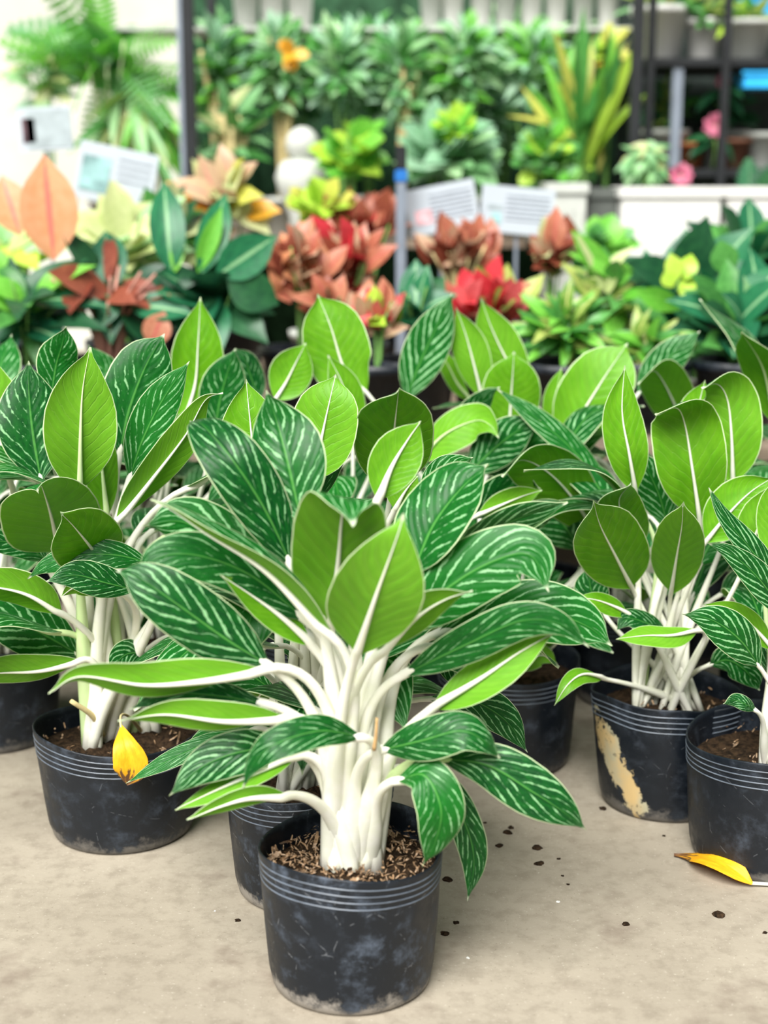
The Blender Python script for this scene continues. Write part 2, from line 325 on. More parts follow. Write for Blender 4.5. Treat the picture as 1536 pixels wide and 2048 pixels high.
def build_leaf(root, cps, width, top_hint, crown=None, fold=0.25, twist=0.0, wave=0.04, kind='e', mats=('top', 'under', 'margin'), pr=(0.0075, 0.0042), name='leaf', label=None, pet=True, rib=True, bendout=0.25, ref=0.4):
    """cps: midrib from blade base to tip (world); top_hint: where the upper side looks at the blade middle."""
    org = Vector(root.location) if root else Vector((0, 0, 0))
    P, L = curve_pts(cps, ROWS, VS); T = tangents(P)
    i0 = int(ref*(ROWS-1)); N = [None]*ROWS
    n0 = top_hint - T[i0]*top_hint.dot(T[i0]); n0.normalize(); N[i0] = n0
    for i in range(i0+1, ROWS): N[i] = (T[i-1].rotation_difference(T[i]) @ N[i-1]).normalized()
    for i in range(i0-1, -1, -1): N[i] = (T[i+1].rotation_difference(T[i]) @ N[i+1]).normalized()
    hw = width/2; verts = []; uvs = []; ph = RND.uniform(0, 6.28); fq = RND.uniform(5, 9); th = 0.0007
    Np = []
    for i in range(ROWS):
        v = VS[i]; tw = twist*(v-ref); n = (Quaternion(T[i], tw) @ N[i]).normalized(); Np.append(n); s = T[i].cross(n).normalized()
        w = hw*prof(v, kind)
        fo = fold*(1-0.35*v)
        for u in US:
            au = abs(u)
            wv = wave*hw*math.sin(ph + fq*v + (1.7 if u > 0 else 0))*au**2
            p = P[i] + s*(u*w*math.cos(fo)) + n*(w*au*math.sin(fo) - 0.18*w*au*au + wv)
            verts.append((p, n)); uvs.append((u*.5+.5, v))
    nc = len(US); V = [p + n*th*.5 - org for p, n in verts] + [p - n*th*.5 - org for p, n in verts]; UV = uvs + uvs
    f = []; fm = []; o2 = ROWS*nc
    for i in range(ROWS-1):
        for k in range(nc-1):
            a = i*nc+k; mg = k in (0, nc-2)
            f.append((a, a+nc, a+nc+1, a+1)); fm.append(2 if mg else 0)
            f.append((o2+a, o2+a+1, o2+a+nc+1, o2+a+nc)); fm.append(2 if mg else 1)
        for k, fl in ((0, False), (nc-1, True)):
            a = i*nc+k; q = (a, o2+a, o2+a+nc, a+nc); f.append(q[::-1] if fl else q); fm.append(2)
    me = mesh(name, V, f, [M[m] for m in mats], fm, UV); lf = link(name, me, root)
    if label: lf['label'] = label
    if pet:
        pts = []; rad = []
        if crown is not None:
            d = P[0]-crown; ln = d.length
            c1 = crown + Vector((d.x*bendout*.6, d.y*bendout*.6, max(0.25*ln, d.z*0.55)))
            c2 = P[0] - T[0]*ln*0.28
            K = 16
            for k in range(K):
                s = k/K; q = crown*(1-s)**3 + c1*3*s*(1-s)**2 + c2*3*s*s*(1-s) + P[0]*s**3
                pts.append(q-org); rad.append((pr[0] + (pr[1]-pr[0])*s**0.7)*(0.78+0.5*math.sin(math.pi*min(1, s*1.7))**2*(1-s)))
        if rib:
            for i in range(0, ROWS-2, 1):
                v = VS[i]; r_ = pr[1]*(0.86*(1-v)**1.7+0.06)
                pts.append(P[i] - Np[i]*(th*.5 + r_*min(.95, .2+v*9)) - org); rad.append(r_)
        pm = tube_mesh('petiole', pts, rad, M['petiole'] if mats[0] != 'yellow' else M['stem_tan'], 8)
        link('petiole', pm, lf)
    return lf

def lathe(name, prof_, mat, seg=56, deform=None, cap=True):
    v = []; f = []
    for r, z in prof_:
        for k in range(seg):
            a = 2*math.pi*k/seg; p = Vector((r*math.cos(a), r*math.sin(a), z))
            v.append(deform(p, a) if deform else p)
    n = len(prof_)
    for i in range(n-1):
        for k in range(seg):
            k2 = (k+1) % seg; f.append((i*seg+k, i*seg+k2, (i+1)*seg+k2, (i+1)*seg+k))
    if cap:
        f.append(tuple(range(seg-1, -1, -1)))
        f.append(tuple((n-1)*seg+k for k in range(seg)))
    return mesh(name, v, f, mat)

def make_pot(root, rb, rr, h, mat='pot', ridges=4, deform=None, soil=0.030, chips=0, wob=0.012, seed=1):
    rg = random.Random(seed); a0, a1 = rg.uniform(0, 6), rg.uniform(0, 6)
    def df(p, a):
        k = 1 + wob*(math.sin(2*a+a0)*0.7+math.sin(3*a+a1)*0.5)*(p.z/h) + 0.004*math.sin(7*a+a0)*math.sin(p.z*60)
        q = Vector((p.x*k, p.y*k, p.z + 0.006*math.sin(2*a+a1)*(p.z/h)**2))
        return deform(q, a) if deform else q
    R = lambda z: rb + (rr-rb)*(z/h)**0.8
    pr_ = [(rb*0.55, 0.0005), (rb*0.93, 0.0), (rb*0.985, 0.004), (rb, 0.010)]
    z = 0.02
    while z < h-0.002: pr_.append((R(z), z)); z += 0.008
    pr_ += [(rr+0.0004, h-0.001), (rr-0.0006, h+0.0006), (rr-0.0022, h-0.001)]
    z = h-0.008
    while z > h-soil-0.012: pr_.append((R(z)-0.0020, z)); z -= 0.008
    pot = link('pot', lathe('pot', pr_, M[mat], 64, df), root)
    for k in range(ridges):
        zz = h-0.010-0.0072*k; r = R(zz)
        prf = [(r-0.0004, zz-0.0011), (r+0.0009, zz-0.0004), (r+0.0009, zz+0.0004), (r-0.0004, zz+0.0011)]
        link('rim_ridge', lathe('rim_ridge', prf, M['ridge'], 64, df, cap=False), pot)
    # soil
    zs = h-soil; rs = R(zs)-0.0026; v = [Vector((0, 0, zs+0.006))]; f = []; rings, seg = 9, 40
    for i in range(1, rings+1):
        for k in range(seg):
            a = 2*math.pi*k/seg; r = rs*i/rings
            zz = zs + (0.006*(1-i/rings)) + (rg.uniform(-.0035, .0035) if i < rings else -.002)
            v.append(df(Vector((r*math.cos(a), r*math.sin(a), zz)), a))
    for k in range(seg): f.append((0, 1+k, 1+(k+1) % seg))
    for i in range(rings-1):
        for k in range(seg):
            k2 = (k+1) % seg; b = 1+i*seg; f.append((b+k, b+seg+k, b+seg+k2, b+k2))
    link('soil', mesh('soil', v, f, M['soil']), root)
    if chips:
        v = []; f = []; fm = []
        for c in range(chips):
            a = rg.uniform(0, 6.28); r = rs*0.96*math.sqrt(rg.uniform(0.02, 1)); L = rg.uniform(.003, .009); wd = rg.uniform(.0010, .0028)
            if rg.random() < 0.04: L *= 2.6; wd *= 2.8
            c0 = df(Vector((r*math.cos(a), r*math.sin(a), zs + 0.005 + rg.uniform(0, .010))), a)
            rot = Quaternion((0, 0, 1), rg.uniform(0, 6.28)) @ Quaternion((1, 0, 0), rg.uniform(-.7, .7)) @ Quaternion((0, 1, 0), rg.uniform(-1, 1))
            b = len(v); cur = rg.uniform(-.35, .6)
            for j in range(4):
                s = j/3-.5
                for sd_ in (-1, 1):
                    v.append(c0 + rot @ Vector((s*L, sd_*wd*.5*(1-abs(s)), cur*L*(.25-s*s))))
            for j in range(3): f.append((b+2*j, b+2*j+1, b+2*j+3, b+2*j+2)); fm.append(0 if rg.random() < .7 else 1)
        o = link('coir_chips', mesh('coir_chips', v, f, [M['chip'], M['chip_pale']], fm), root); o['kind'] = 'stuff'
    return pot

# ---------------------------------------------------------------- the setting
def plane_obj(name, corners, mat):
    o = link(name, mesh(name, [Vector(c) for c in corners], [(0, 1, 2, 3)], mat, smooth=False)); o['kind'] = 'structure'; return o
plane_obj('floor', [(-7, -4, 0), (7, -4, 0), (7, 9, 0), (-7, 9, 0)], M['floor'])
o = link('wall_back', boxes_mesh('wall_back', [((0, 7.05, 1.6), (14, 0.1, 3.2))], M['wall'])); o['kind'] = 'structure'

# ---------------------------------------------------------------- foreground potted aglaonemas
POTS = {}
def plant(key, px, py, rb, rr, h, label, mat='pot', chips=0, deform=None, crowns=((0, 0),), soil=0.030, seed=1, pr=(0.0075, 0.0040), Y=None):
    g = ground(px, py)
    if Y: g = Vector((at(px, py, Y).x, Y, 0))
    root = empty('potted_aglaonema', g, label, 'potted plant', 'striped aglaonemas in black pots')
    make_pot(root, rb, rr, h, mat, deform=deform, chips=chips, soil=soil, seed=seed)
    POTS[key] = dict(root=root, g=g, Y=g.y, zc=h-soil+0.002, crowns=[Vector(c) for c in crowns], pr=pr, n=0, rr=rr)
    return root
def crown_for(P):
    c = P['crowns'][P['n'] % len(P['crowns'])]; P['n'] += 1
    a = RND.uniform(0, 6.28); r = RND.uniform(0.002, 0.012)
    return P['g'] + Vector((c.x + r*math.cos(a), c.y + r*math.sin(a), P['zc']-0.004))
def leafpx(key, face, wpx, pts, roll=0, fold=0.22, twist=0, wave=0.085, kind='e', mats=None, ref=0.4, label=None, pr=None, bendout=None, crown=True):
    """pts: (px, py, dY) along the midrib, base to tip; dY is metres behind (+) or before (-) the plant's stem."""
    if bendout is None: bendout = {'E': .8, 'F': .7, 'A': .4, 'C': .45}.get(key, .3)
    P = POTS[key]; cps = [at(x, y, P['Y']+dy) for x, y, dy in pts]
    mid = cps[len(cps)//2]; w = wpx*m_per_px(mid)
    Pp, L = curve_pts(cps, 11); T = tangents(Pp)[int(ref*10)]
    view = (CAM-Pp[int(ref*10)]).normalized()
    n = (view - T*view.dot(T)).normalized(); n = Quaternion(T, math.radians(roll)) @ n
    if face == 'U': n = -n
    return build_leaf(P['root'], cps, w, n, crown_for(P) if crown else None, fold, math.radians(twist), wave, kind,
                      mats or ('top', 'under', 'margin'), pr or P['pr'], ref=ref, label=label, bendout=bendout)
def filler(key, n, zr=(0.25, 0.5), az=(0, 6.28), L=(0.15, 0.22), reach=(0.05, 0.11), drop=(-0.5, 0.5), seed=3):
    P = POTS[key]; rg = random.Random(seed)
    for i in range(n):
        a = az[0] + (az[1]-az[0])*(i+rg.uniform(0.1, .9))/n
        d = Vector((math.cos(a), math.sin(a), 0)); z0 = rg.uniform(*zr); r0 = rg.uniform(*reach); l = rg.uniform(*L); el = rg.uniform(*drop)
        b = P['g'] + d*r0 + Vector((0, 0, z0)); t0 = (d + Vector((0, 0, el+0.4))).normalized(); t1 = (d + Vector((0, 0, el-0.5))).normalized()
        cps = [b, b+t0*l*.5, b+t0*l*.5+t1*l*.5]
        build_leaf(P['root'], cps, l*rg.uniform(.34, .44), Vector((0, 0, 1)) - d*0.2, crown_for(P), 0.2, rg.uniform(-.4, .4), .05, 'e', pr=P['pr'])

def dent(p, a):   # the pot behind is squeezed against its neighbour
    f = (p.z/0.16)**1.3; d = math.exp(-((a-5.15)/0.32)**2)
    k = 1 - 0.20*f*d; return Vector((p.x*k*(1+0.05*f), p.y*k, p.z - 0.010*f*d + 0.012*f*math.exp(-((a-3.6)/0.5)**2)))
plant('A', 703, 1950, .087, .0985, .157, 'striped aglaonema with thick white stems in dusty black pot full of coir chips', 'pot_dusty', 1100, crowns=((-.016, -.010), (-.004, -.012), (.004, -.004), (.0, .003), (.015, -.004), (-.008, .008)), soil=.030, seed=2, pr=(.0132, .0056))
plant('B', 622, 1768, .090, .101, .150, 'striped aglaonema in scuffed black pot tucked right behind the coir-filled pot', 'pot_dusty', 120, crowns=((-.03, .0), (-.01, .01), (.02, .02)), seed=3)
plant('C', 247, 1652, .093, .111, .146, 'striped aglaonema in wide black pot with a yellow leaf hanging over its rim', 'pot', 100, crowns=((-.03, -.02), (-.015, .0), (0, .02), (.02, .03), (.035, .03)), seed=4, pr=(.0108, .0048))
plant('E', 1328, 1596, .088, .101, .160, 'striped aglaonema in dented black pot with pale mould streak down its side', 'pot_mould', 80, deform=dent, crowns=((-.045, -.02), (-.03, .01), (-.005, -.02), (.025, -.025), (.035, .0), (.005, .03)), seed=5, pr=(.0060, .0037))
plant('F', 1548, 1702, .106, .118, .158, 'striped aglaonema in black pot beside the fallen yellow leaf', 'pot', 80, crowns=((-.02, -.01), (.01, .01), (.03, -.02), (.0, .03)), seed=6, pr=(.0060, .0034), soil=.038)
plant('I', 1012, 1515, .092, .104, .155, 'shaded striped aglaonema in black pot between the mould-streaked pot and the coir-filled pot', seed=7, crowns=((0, 0), (.02, .02), (-.03, 0)), pr=(.006, .0035))
plant('G', 640, 1385, .092, .104, .155, 'tall upright aglaonema rising behind the coir-filled pot, before the red-leaved plants', seed=8, crowns=((0, 0), (.02, .02), (-.03, 0)), pr=(.006, .0035), Y=2.26)
plant('H', 950, 1385, .092, .104, .155, 'tall aglaonema of many upright pale leaves before the pink-red plant', seed=9, crowns=((0, 0), (.03, .02), (-.03, 0), (.05, 0)), pr=(.006, .0035), Y=2.40)
plant('J', 330, 1385, .092, .104, .155, 'aglaonema with single tall lime leaf behind the yellow-leaf pot', seed=10, crowns=((0, 0), (.02, .02), (-.03, 0)), pr=(.006, .0035), Y=2.28)
plant('K', -10, 1400, .092, .104, .155, 'shaded aglaonema beyond the yellow-leaf pot, below the pointed dark-green plant', seed=12, crowns=((0, 0), (.02, .02), (-.03, 0)), pr=(.006, .0035), Y=2.2)
plant('N', 1260, 1385, .092, .104, .155, 'aglaonema behind the mould-streaked pot, before the variegated plants', seed=13, crowns=((0, 0), (.02, .02), (-.03, 0)), pr=(.006, .0035), Y=2.38)
plant('O', 1560, 1385, .092, .104, .155, 'aglaonema behind the mould-streaked pot, under the lime-tipped dark plant', seed=14, crowns=((0, 0), (.02, .02), (-.03, 0)), pr=(.006, .0035), Y=2.3)

for i, (px, yy) in enumerate([(12, 2.55), (276, 2.56), (540, 2.56), (800, 2.58), (1066, 2.60), (1330, 2.60), (1590, 2.56)]):  # added, mostly unseen row that blocks light and darkens the gaps
    plant('Z%d' % i, px, 1300, .092, .104, .155, 'added striped aglaonema shading the gaps deep inside the block of black pots', seed=40+i, crowns=((0, 0), (.02, .02), (-.03, 0)), pr=(.006, .0035), Y=yy)
LEAVES = [
 # --- front plant
 ('A', 'U', 196, [(712, 1308, -.075), (752, 1190, -.12), (790, 1085, -.14), (808, 1028, -.14)], dict(fold=.12, kind='e', roll=8)),
 ('A', 'U', 200, [(660, 1262, -.01), (676, 1130, -.05), (683, 1040, -.085), (690, 996, -.11), (708, 1052, -.145)], dict(fold=.16, kind='r', ref=.3)),
 ('A', 'T', 158, [(602, 1040, .0), (577, 930, .015), (556, 850, .035), (533, 780, .04)], dict(fold=.18, roll=-14, kind='e')),
 ('A', 'T', 126, [(585, 1135, .0), (530, 1020, -.01), (465, 920, -.015), (405, 850, .02), (380, 842, .06)], dict(fold=.16, roll=14)),
 ('A', 'T', 132, [(585, 1200, .02), (470, 1110, .02), (370, 1045, .02), (286, 1052, .01)], dict(fold=.1, roll=-5, kind='r')),
 ('A', 'T', 105, [(610, 1238, -.02), (500, 1150, -.035), (390, 1110, -.05), (310, 1118, -.06), (281, 1168, -.065)], dict(fold=.12, roll=15, kind='r')),
 ('A', 'T', 112, [(662, 1268, -.05), (540, 1145, -.07), (420, 1070, -.08), (345, 1020, -.075), (301, 1000, -.07)], dict(fold=.9, roll=80, wave=.04)),
 ('A', 'U', 74, [(622, 1292, -.02), (560, 1235, -.03), (500, 1190, -.04), (440, 1150, -.05)], dict(fold=.2, roll=30)),
 ('A', 'T', 126, [(538, 1331, -.05), (455, 1280, -.065), (350, 1205, -.075), (270, 1150, -.07), (232, 1142, -.06)], dict(fold=.1, roll=0, kind='r')),
 ('A', 'U', 104, [(528, 1337, -.06), (410, 1358, -.08), (290, 1368, -.09), (160, 1352, -.10), (97, 1388, -.10)], dict(fold=.62, roll=-42, wave=.1)),
 ('A', 'T', 62, [(530, 1408, -.04), (440, 1392, -.05), (340, 1388, -.06), (258, 1418, -.07)], dict(fold=.1, roll=-18)),
 ('A', 'U', 84, [(572, 1434, -.05), (450, 1440, -.08), (330, 1428, -.09), (236, 1442, -.10)], dict(fold=.55, roll=-40, wave=.1)),
 ('A', 'T', 92, [(588, 1505, -.02), (500, 1500, -.05), (410, 1530, -.06), (338, 1592, -.07)], dict(fold=.12, roll=5)),
 ('A', 'U', 58, [(590, 1515, -.03), (510, 1550, -.05), (420, 1588, -.055), (350, 1620, -.06)], dict(fold=.3, roll=40)),
 ('A', 'T', 78, [(722, 1474, -.075), (640, 1462, -.11), (548, 1490, -.13), (505, 1530, -.13), (485, 1577, -.13)], dict(fold=.25, roll=20, bendout=.6)),
 ('A', 'U', 52, [(575, 1590, -.06), (500, 1594, -.08), (440, 1612, -.09), (374, 1640, -.1)], dict(fold=.4, roll=-40, bendout=.5)),
 ('A', 'T', 104, [(796, 1560, -.06), (850, 1552, -.08), (882, 1620, -.095), (868, 1690, -.09), (845, 1731, -.085)], dict(fold=.3, roll=-14, ref=.55)),
 ('A', 'T', 66, [(820, 1540, -.0), (890, 1572, -.01), (935, 1660, -.015), (948, 1730, -.01), (935, 1802, .0)], dict(fold=.15, ref=.55)),
 ('A', 'T', 108, [(882, 1517, -.04), (975, 1530, -.06), (1060, 1580, -.07), (1125, 1622, -.07), (1172, 1660, -.06)], dict(fold=.12, roll=10)),
 ('A', 'T', 92, [(762, 1500, -.05), (840, 1482, -.07), (920, 1462, -.08), (968, 1482, -.08), (998, 1517, -.07)], dict(fold=.1, roll=-10, twist=-30)),
 ('A', 'U', 92, [(865, 1418, -.03), (960, 1360, -.04), (1040, 1305, -.045), (1112, 1264, -.05)], dict(fold=.2, roll=-20)),
 ('A', 'T', 88, [(806, 1350, -.03), (930, 1290, -.05), (1040, 1242, -.06), (1120, 1248, -.065), (1178, 1294, -.06)], dict(fold=.2, roll=12)),
 ('A', 'T', 128, [(880, 1265, .06), (980, 1235, .06), (1080, 1222, .05), (1170, 1250, .05), (1224, 1292, .05)], dict(fold=.1, kind='r')),
 ('A', 'T', 140, [(800, 1262, .0), (890, 1180, -.01), (980, 1125, -.015), (1060, 1110, -.02), (1098, 1184, -.03)], dict(fold=.14, roll=-5, kind='r')),
 ('A', 'U', 92, [(756, 1308, -.05), (830, 1235, -.07), (890, 1198, -.075), (945, 1181, -.08)], dict(fold=.35, roll=40)),
 ('A', 'T', 98, [(855, 1142, .05), (940, 1085, .06), (1040, 1035, .06), (1135, 1003, .06)], dict(fold=.35, roll=45)),
 ('A', 'T', 186, [(825, 1150, .01), (868, 1050, .02), (925, 975, .03), (978, 930, .035)], dict(fold=.5, roll=-38, kind='r')),
 ('A', 'U', 104, [(755, 1000, .06), (782, 935, .07), (815, 880, .075), (842, 842, .075)], dict(fold=.15, roll=10)),
 # --- plant right behind it
 ('B', 'U', 132, [(525, 1000, .02), (510, 930, .02), (500, 840, .02), (492, 758, .03)], dict(fold=.15)),
 ('B', 'U', 138, [(628, 960, -.02), (645, 870, -.02), (660, 800, -.02), (672, 748, -.01)], dict(fold=.15, kind='r', roll=-8)),
 ('B', 'U', 168, [(782, 975, .06), (787, 880, .0), (795, 800, -.06), (798, 776, -.085)], dict(fold=.12, kind='r')),
 ('B', 'T', 62, [(845, 1010, .0), (880, 950, .0), (915, 928, .0), (946, 915, -.01)], dict(fold=.15)),
 ('B', 'U', 78, [(790, 1020, -.06), (806, 990, -.06), (820, 970, -.06), (836, 952, -.06)], dict(fold=.15)),
 ('B', 'T', 70, [(640, 1000, .0), (655, 930, .02), (680, 860, .02), (700, 790, .03)], dict(fold=.15, roll=30)),
 ('B', 'T', 78, [(860, 1398, .0), (940, 1400, .0), (1010, 1440, .0), (1055, 1505, .0)], dict(fold=.2)),
 ('B', 'T', 44, [(510, 1457, .02), (430, 1480, .0), (340, 1520, -.01), (252, 1567, -.02)], dict(fold=.3, roll=25)),
 ('B', 'T', 60, [(545, 1290, .03), (590, 1290, .02), (612, 1330, .02), (618, 1375, .02)], dict(fold=.2)),
 ('B', 'T', 60, [(560, 1440, .04), (470, 1450, .04), (400, 1490, .04), (350, 1530, .04)], dict(fold=.2)),
 ('B', 'T', 80, [(860, 1300, .05), (900, 1320, .04), (940, 1350, .04), (985, 1400, .04)], dict(fold=.2)),
 ('B', 'T', 110, [(545, 1380, .05), (470, 1330, .05), (390, 1300, .04), (330, 1330, .04)], dict(fold=.2)),
 # --- plant with the yellow leaf
 ('C', 'U', 152, [(158, 985, -.07), (160, 880, -.085), (165, 780, -.085), (180, 694, -.075)], dict(fold=.15, roll=14, kind='e')),
 ('C', 'T', 138, [(82, 962, -.01), (66, 870, .0), (58, 790, .01), (57, 722, .02)], dict(fold=.2, kind='e')),
 ('C', 'U', 130, [(20, 960, .05), (-5, 860, .06), (-20, 780, .06), (-25, 700, .06)], dict(fold=.1)),
 ('C', 'T', 84, [(103, 790, .05), (112, 730, .06), (124, 690, .06), (132, 652, .06)], dict(fold=.2, roll=15)),
 ('C', 'T', 132, [(240, 905, .02), (258, 820, .03), (290, 735, .04), (329, 667, .05)], dict(fold=.15, kind='r')),
 ('C', 'T', 86, [(258, 960, -.03), (285, 880, -.03), (325, 800, -.03), (379, 722, -.03)], dict(fold=.22, roll=-10)),
 ('C', 'U', 92, [(235, 1040, -.05), (300, 960, -.065), (370, 870, -.07), (410, 800, -.07), (446, 786, -.07)], dict(fold=.3, roll=38)),
 ('C', 'U', 74, [(212, 1034, -.01), (205, 960, -.01), (200, 890, -.01), (196, 828, -.01)], dict(fold=.2, roll=20)),
 ('C', 'U', 205, [(118, 1108, -.01), (103, 1035, -.08), (88, 985, -.13), (80, 968, -.155), (77, 982, -.175)], dict(fold=.1, kind='r', ref=.3)),
 ('C', 'U', 148, [(205, 1128, -.06), (178, 1090, -.12), (145, 1050, -.165), (121, 1026, -.19)], dict(fold=.12, kind='r')),
 ('C', 'T', 66, [(305, 1128, -.09), (230, 1110, -.11), (150, 1112, -.12), (90, 1132, -.12), (56, 1158, -.12)], dict(fold=.2, roll=15)),
 ('C', 'T', 72, [(270, 1180, -.12), (210, 1165, -.14), (150, 1150, -.15), (92, 1163, -.155)], dict(fold=.15, roll=-10)),
 ('C', 'U', 36, [(215, 1180, -.10), (180, 1176, -.11), (150, 1174, -.12), (121, 1194, -.12)], dict(fold=.15, roll=-20)),
 ('C', 'U', 104, [(123, 1226, -.06), (60, 1190, -.08), (0, 1175, -.09), (-80, 1168, -.1)], dict(fold=.5, roll=-38)),
 ('C', 'T', 118, [(162, 1312, -.01), (80, 1265, -.03), (0, 1225, -.04), (-80, 1205, -.05)], dict(fold=.12)),
 ('C', 'U', 80, [(160, 1320, -.05), (80, 1340, -.07), (0, 1345, -.08), (-80, 1352, -.09)], dict(fold=.5, roll=-38)),
 ('C', 'T', 58, [(96, 1122, .0), (50, 1092, -.02), (0, 1082, -.03), (-60, 1080, -.04)], dict(fold=.2, roll=-10)),
 ('C', 'T', 60, [(290, 1310, -.04), (262, 1306, -.06), (240, 1318, -.07), (222, 1350, -.08)], dict(fold=.2)),
 ('C', 'T', 100, [(190, 1300, .05), (230, 1200, .06), (330, 1180, .06), (420, 1240, .06)], dict(fold=.15)),
 # --- tall ones behind
 ('G', 'U', 134, [(733, 785, .0), (690, 740, .0), (662, 655, .0), (635, 588, .01)], dict(fold=.15, kind='r')),
 ('G', 'U', 80, [(705, 900, -.08), (700, 830, -.08), (685, 770, -.08), (656, 710, -.08)], dict(fold=.2, roll=25)),
 ('G', 'U', 88, [(550, 800, -.02), (572, 765, -.02), (592, 725, -.02), (612, 686, -.02)], dict(fold=.15)),
 ('G', 'T', 66, [(520, 800, .02), (500, 750, .02), (490, 720, .02), (470, 697, .02)], dict(fold=.15, roll=25)),
 ('J', 'U', 108, [(365, 850, -.06), (390, 770, -.05), (396, 690, -.05), (401, 594, -.04)], dict(fold=.15, kind='e')),
 ('J', 'T', 92, [(430, 860, -.1), (440, 800, -.1), (455, 745, -.1), (471, 697, -.1)], dict(fold=.15, kind='e')),
 ('J', 'T', 60, [(240, 800, .0), (215, 750, .02), (195, 720, .02), (176, 690, .02)], dict(fold=.15)),
 ('J', 'U', 60, [(330, 960, -.1), (350, 900, -.1), (370, 850, -.1), (395, 800, -.1)], dict(fold=.15, roll=20)),
 ('H', 'T', 92, [(812, 800, -.05), (838, 730, -.05), (870, 660, -.05), (905, 586, -.05)], dict(fold=.18, kind='e')),
 ('H', 'U', 76, [(966, 798, -.03), (950, 735, -.04), (932, 670, -.04), (912, 614, -.04)], dict(fold=.2, roll=-14)),
 ('H', 'U', 90, [(1062, 785, .02), (1020, 730, .02), (985, 660, .02), (962, 596, .02)], dict(fold=.2, roll=-10)),
 ('H', 'U', 120, [(1018, 870, -.06), (1022, 800, -.07), (1026, 740, -.08), (1028, 703, -.08)], dict(fold=.12, kind='r')),
 ('H', 'U', 56, [(1112, 875, -.07), (1112, 820, -.08), (1116, 770, -.08), (1123, 735, -.08)], dict(fold=.15)),
 ('N', 'U', 142, [(1122, 888, -.08), (1165, 825, -.09), (1212, 750, -.09), (1256, 686, -.08)], dict(fold=.15, kind='r', roll=-5)),
 ('N', 'U', 100, [(1370, 865, .0), (1345, 800, -.05), (1318, 750, -.10), (1300, 742, -.12), (1275, 768, -.15)], dict(fold=.15, kind='r', ref=.3)),
 ('N', 'T', 70, [(1275, 790, .0), (1310, 745, .0), (1350, 705, .0), (1400, 662, .0)], dict(fold=.15)),
 ('H', 'U', 44, [(940, 800, .04), (915, 770, .04), (895, 730, .04), (870, 690, .04)], dict(fold=.2, roll=30)),
 ('H', 'T', 60, [(915, 880, -.15), (940, 830, -.17), (975, 790, -.18), (1000, 775, -.18)], dict(fold=.2, roll=20)),
 ('I', 'T', 90, [(935, 950, .06), (985, 900, .06), (1035, 862, .05), (1082, 840, .04)], dict(fold=.15)),
 ('I', 'T', 110, [(985, 960, .1), (1040, 905, .1), (1080, 875, .1), (1110, 880, .1)], dict(fold=.1)),
 ('I', 'U', 92, [(838, 925, .08), (890, 870, .07), (950, 842, .06), (980, 850, .04), (998, 876, .03)], dict(fold=.3, roll=-30)),
 ('I', 'T', 66, [(1235, 1010, .02), (1150, 905, .03), (1070, 835, .04), (994, 779, .05)], dict(fold=.35, roll=40)),
 ('I', 'U', 128, [(1192, 1066, .02), (1140, 990, -.03), (1090, 940, -.08), (1040, 920, -.12), (1006, 955, -.16)], dict(fold=.15, kind='r', ref=.3)),
 ('I', 'U', 56, [(958, 1028, -.1), (1005, 1008, -.1), (1045, 992, -.1), (1084, 980, -.1)], dict(fold=.2, roll=20)),
 ('I', 'T', 80, [(940, 1040, -.05), (1000, 985, -.06), (1050, 962, -.07), (1080, 978, -.08)], dict(fold=.25, roll=30)),
 ('I', 'T', 110, [(1160, 1100, .0), (1120, 1040, .0), (1080, 1010, .0), (1035, 1000, .0)], dict(fold=.15)),
 ('I', 'T', 60, [(985, 1090, -.06), (1040, 1050, -.08), (1090, 1020, -.08), (1140, 1003, -.09)], dict(fold=.2, roll=10)),
 ('I', 'U', 50, [(1010, 1330, -.08), (1050, 1322, -.09), (1085, 1310, -.09), (1115, 1328, -.09)], dict(fold=.2, roll=20)),
 # --- dented pot
 ('E', 'U', 92, [(1270, 985, -.03), (1258, 910, -.05), (1244, 825, -.05), (1249, 731, -.04)], dict(fold=.25, roll=16, kind='e')),
 ('E', 'U', 146, [(1400, 1042, -.03), (1385, 940, -.05), (1370, 850, -.05), (1352, 815, -.07), (1312, 832, -.10)], dict(fold=.13, kind='r', ref=.35)),
 ('E', 'U', 126, [(1466, 965, .04), (1463, 870, .03), (1455, 800, .03), (1435, 768, .02), (1402, 775, .0)], dict(fold=.13, kind='r', ref=.35)),
 ('E', 'U', 148, [(1262, 1172, -.03), (1230, 1110, -.09), (1200, 1050, -.14), (1186, 1000, -.18)], dict(fold=.12, kind='r')),
 ('E', 'U', 100, [(1268, 1110, -.0), (1250, 1050, -.04), (1238, 1000, -.075), (1262, 966, -.11)], dict(fold=.15, kind='r', ref=.3)),
 ('E', 'U', 108, [(1342, 1185, -.03), (1354, 1110, -.09), (1364, 1050, -.14), (1366, 1006, -.17)], dict(fold=.13, kind='r')),
 ('E', 'T', 82, [(1335, 1050, .03), (1318, 990, .03), (1295, 940, .03), (1272, 902, .03)], dict(fold=.15)),
 ('E', 'U', 104, [(1412, 1083, -.05), (1455, 1030, -.06), (1500, 985, -.06), (1545, 955, -.06)], dict(fold=.15)),
 ('E', 'U', 92, [(1495, 1115, -.08), (1515, 1060, -.09), (1540, 1010, -.09), (1560, 960, -.09)], dict(fold=.15)),
 ('E', 'U', 80, [(1380, 900, .08), (1390, 850, .08), (1400, 800, .08), (1410, 760, .08)], dict(fold=.2)),
 ('E', 'T', 70, [(1210, 1230, .0), (1190, 1200, .0), (1180, 1170, .0), (1180, 1130, .0)], dict(fold=.15)),
 ('E', 'T', 90, [(1400, 1130, .05), (1420, 1090, .06), (1450, 1060, .06), (1490, 1030, .06)], dict(fold=.15)),
 ('E', 'T', 72, [(1440, 1190, .04), (1480, 1170, .04), (1515, 1180, .04), (1560, 1210, .04)], dict(fold=.15)),
